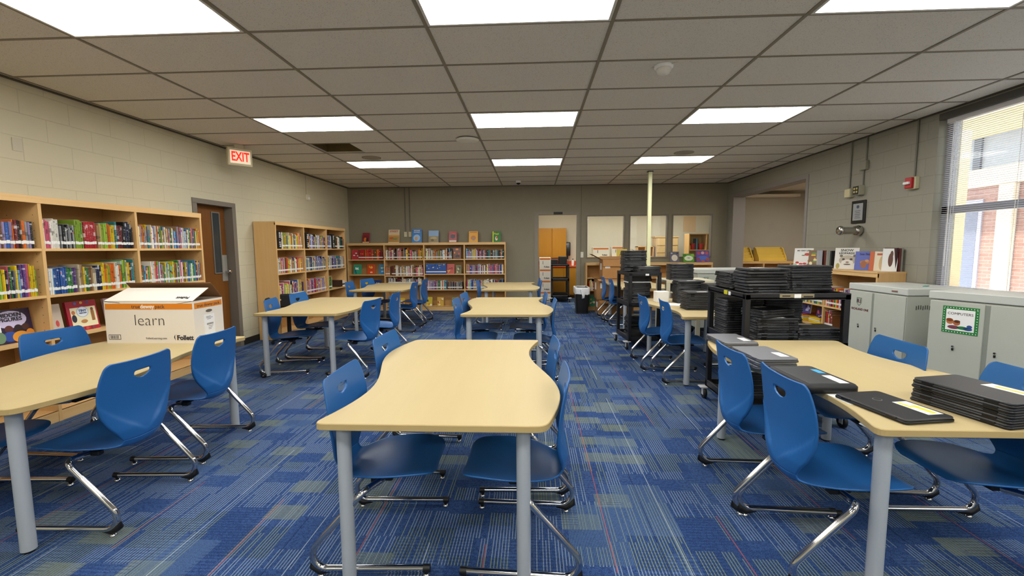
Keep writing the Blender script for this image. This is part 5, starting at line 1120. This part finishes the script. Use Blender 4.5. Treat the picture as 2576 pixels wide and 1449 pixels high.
t = thing('mantel_clock', 'round topped wooden clock behind the middle window', 'clock', (2.72, 12.2, 1.2))
MB().add([(.13*math.cos(a), y, max(0, .12*math.sin(a))+.09) for y in (0, .08) for a in [PI*k/12 for k in range(13)]], [tuple(range(12, -1, -1)), tuple(range(13, 26))]+[(k, k+1, k+14, k+13) for k in range(12)]+[(12, 0, 13, 25)], M('4a382a', .5)).build('case', t); MB().lathe([(.085, 0), (.085, .004)], M('c9b893', .5), 20, Matrix.Translation((0, -.001, .12)) @ Matrix.Rotation(PI/2, 4, 'X')).build('face', t); MB().cbox(-.12, .12, 0, .08, 0, .09, M('4a382a', .5), .003).build('foot', t)
t = thing('office_bookcase', 'tall maple bookcase with red tubs behind the right window', 'bookcase', (4.98, 11.55, 0), PI)
# its front faces the camera side; local x runs to the left in the picture
for x in (.0, .44, .88): MB().box(x, x+.022, -.34, 0, 0, 1.80, MAPLE).build('side_panel', t)
for z in (.9, 1.36, 1.78): MB().box(0, .9, -.34, 0, z, z+.022, MAPLEH).build('shelf', t)
MB().box(0, .9, -.345, -.33, .0, 1.8, M('caa566', .6)).build('back_panel', t); MB().box(-.36, .0, -.02, .0, 0, 1.80, wood_mat('tan_panel', 'b28f57', 'bd9a60')).build('side_cabinet', t)
for x, y, z, c, lb in ((4.40, 11.68, 1.383, 'c81a28', 'red tub on the right shelf behind the right window'), (4.20, 11.68, 1.383, 'c02030', 'red tub on the left shelf behind the right window')):
    t = thing('tub', lb, 'tub', (x+.02, y, z), 0, 'red tubs'); MB().lathe([(.055, 0), (.07, .15)], M(c, .4), 16).build('body', t); MB().lathe([(.072, .14), (.078, .15), (.072, .16)], M(c, .4), 16).build('rim', t)
t = thing('glue_bottle', 'yellow and white bottle beside the red tub behind the right window', 'bottle', (4.13, 11.66, 1.383)); MB().lathe([(.03, 0), (.03, .1), (.012, .13)], M('e0c02a', .4), 14).build('body', t); MB().lathe([(.012, .13), (.005, .17)], M('d8602a', .4), 12).build('nozzle', t)
for k in range(3): MB().cbox(0, .018, 0, .2, 0, .29, M(('3a6a8a', '8ab0c0', '2a4a6a')[k], .5), .002).build('binder', loc=(4.28+.021*k, 11.62, 1.383), label='%s blue binder standing on the left shelf behind the right window' % ('medium', 'pale', 'dark')[k], cat='binder', group='binders behind the window')
MB().box(4.45, 4.80, 13.085, 13.1, 1.9, 2.35, M('e2c29a', .7)).build('poster', label='blank peach coloured poster on the far wall behind the right window', cat='poster')
struct(MB().box(5.15, 5.25, 12.2, 12.3, 0, 2.2, M('8f9184', .5)).box(5.15, 5.25, 12.9, 13.0, 0, 2.2, M('8f9184', .5)).box(5.15, 5.25, 12.2, 13.0, 2.12, 2.2, M('8f9184', .5)), 'trim_7')
struct(MB().box(5.19, 5.24, 12.3, 12.9, 0, 2.12, M('5c6658', .3)), 'door_2')
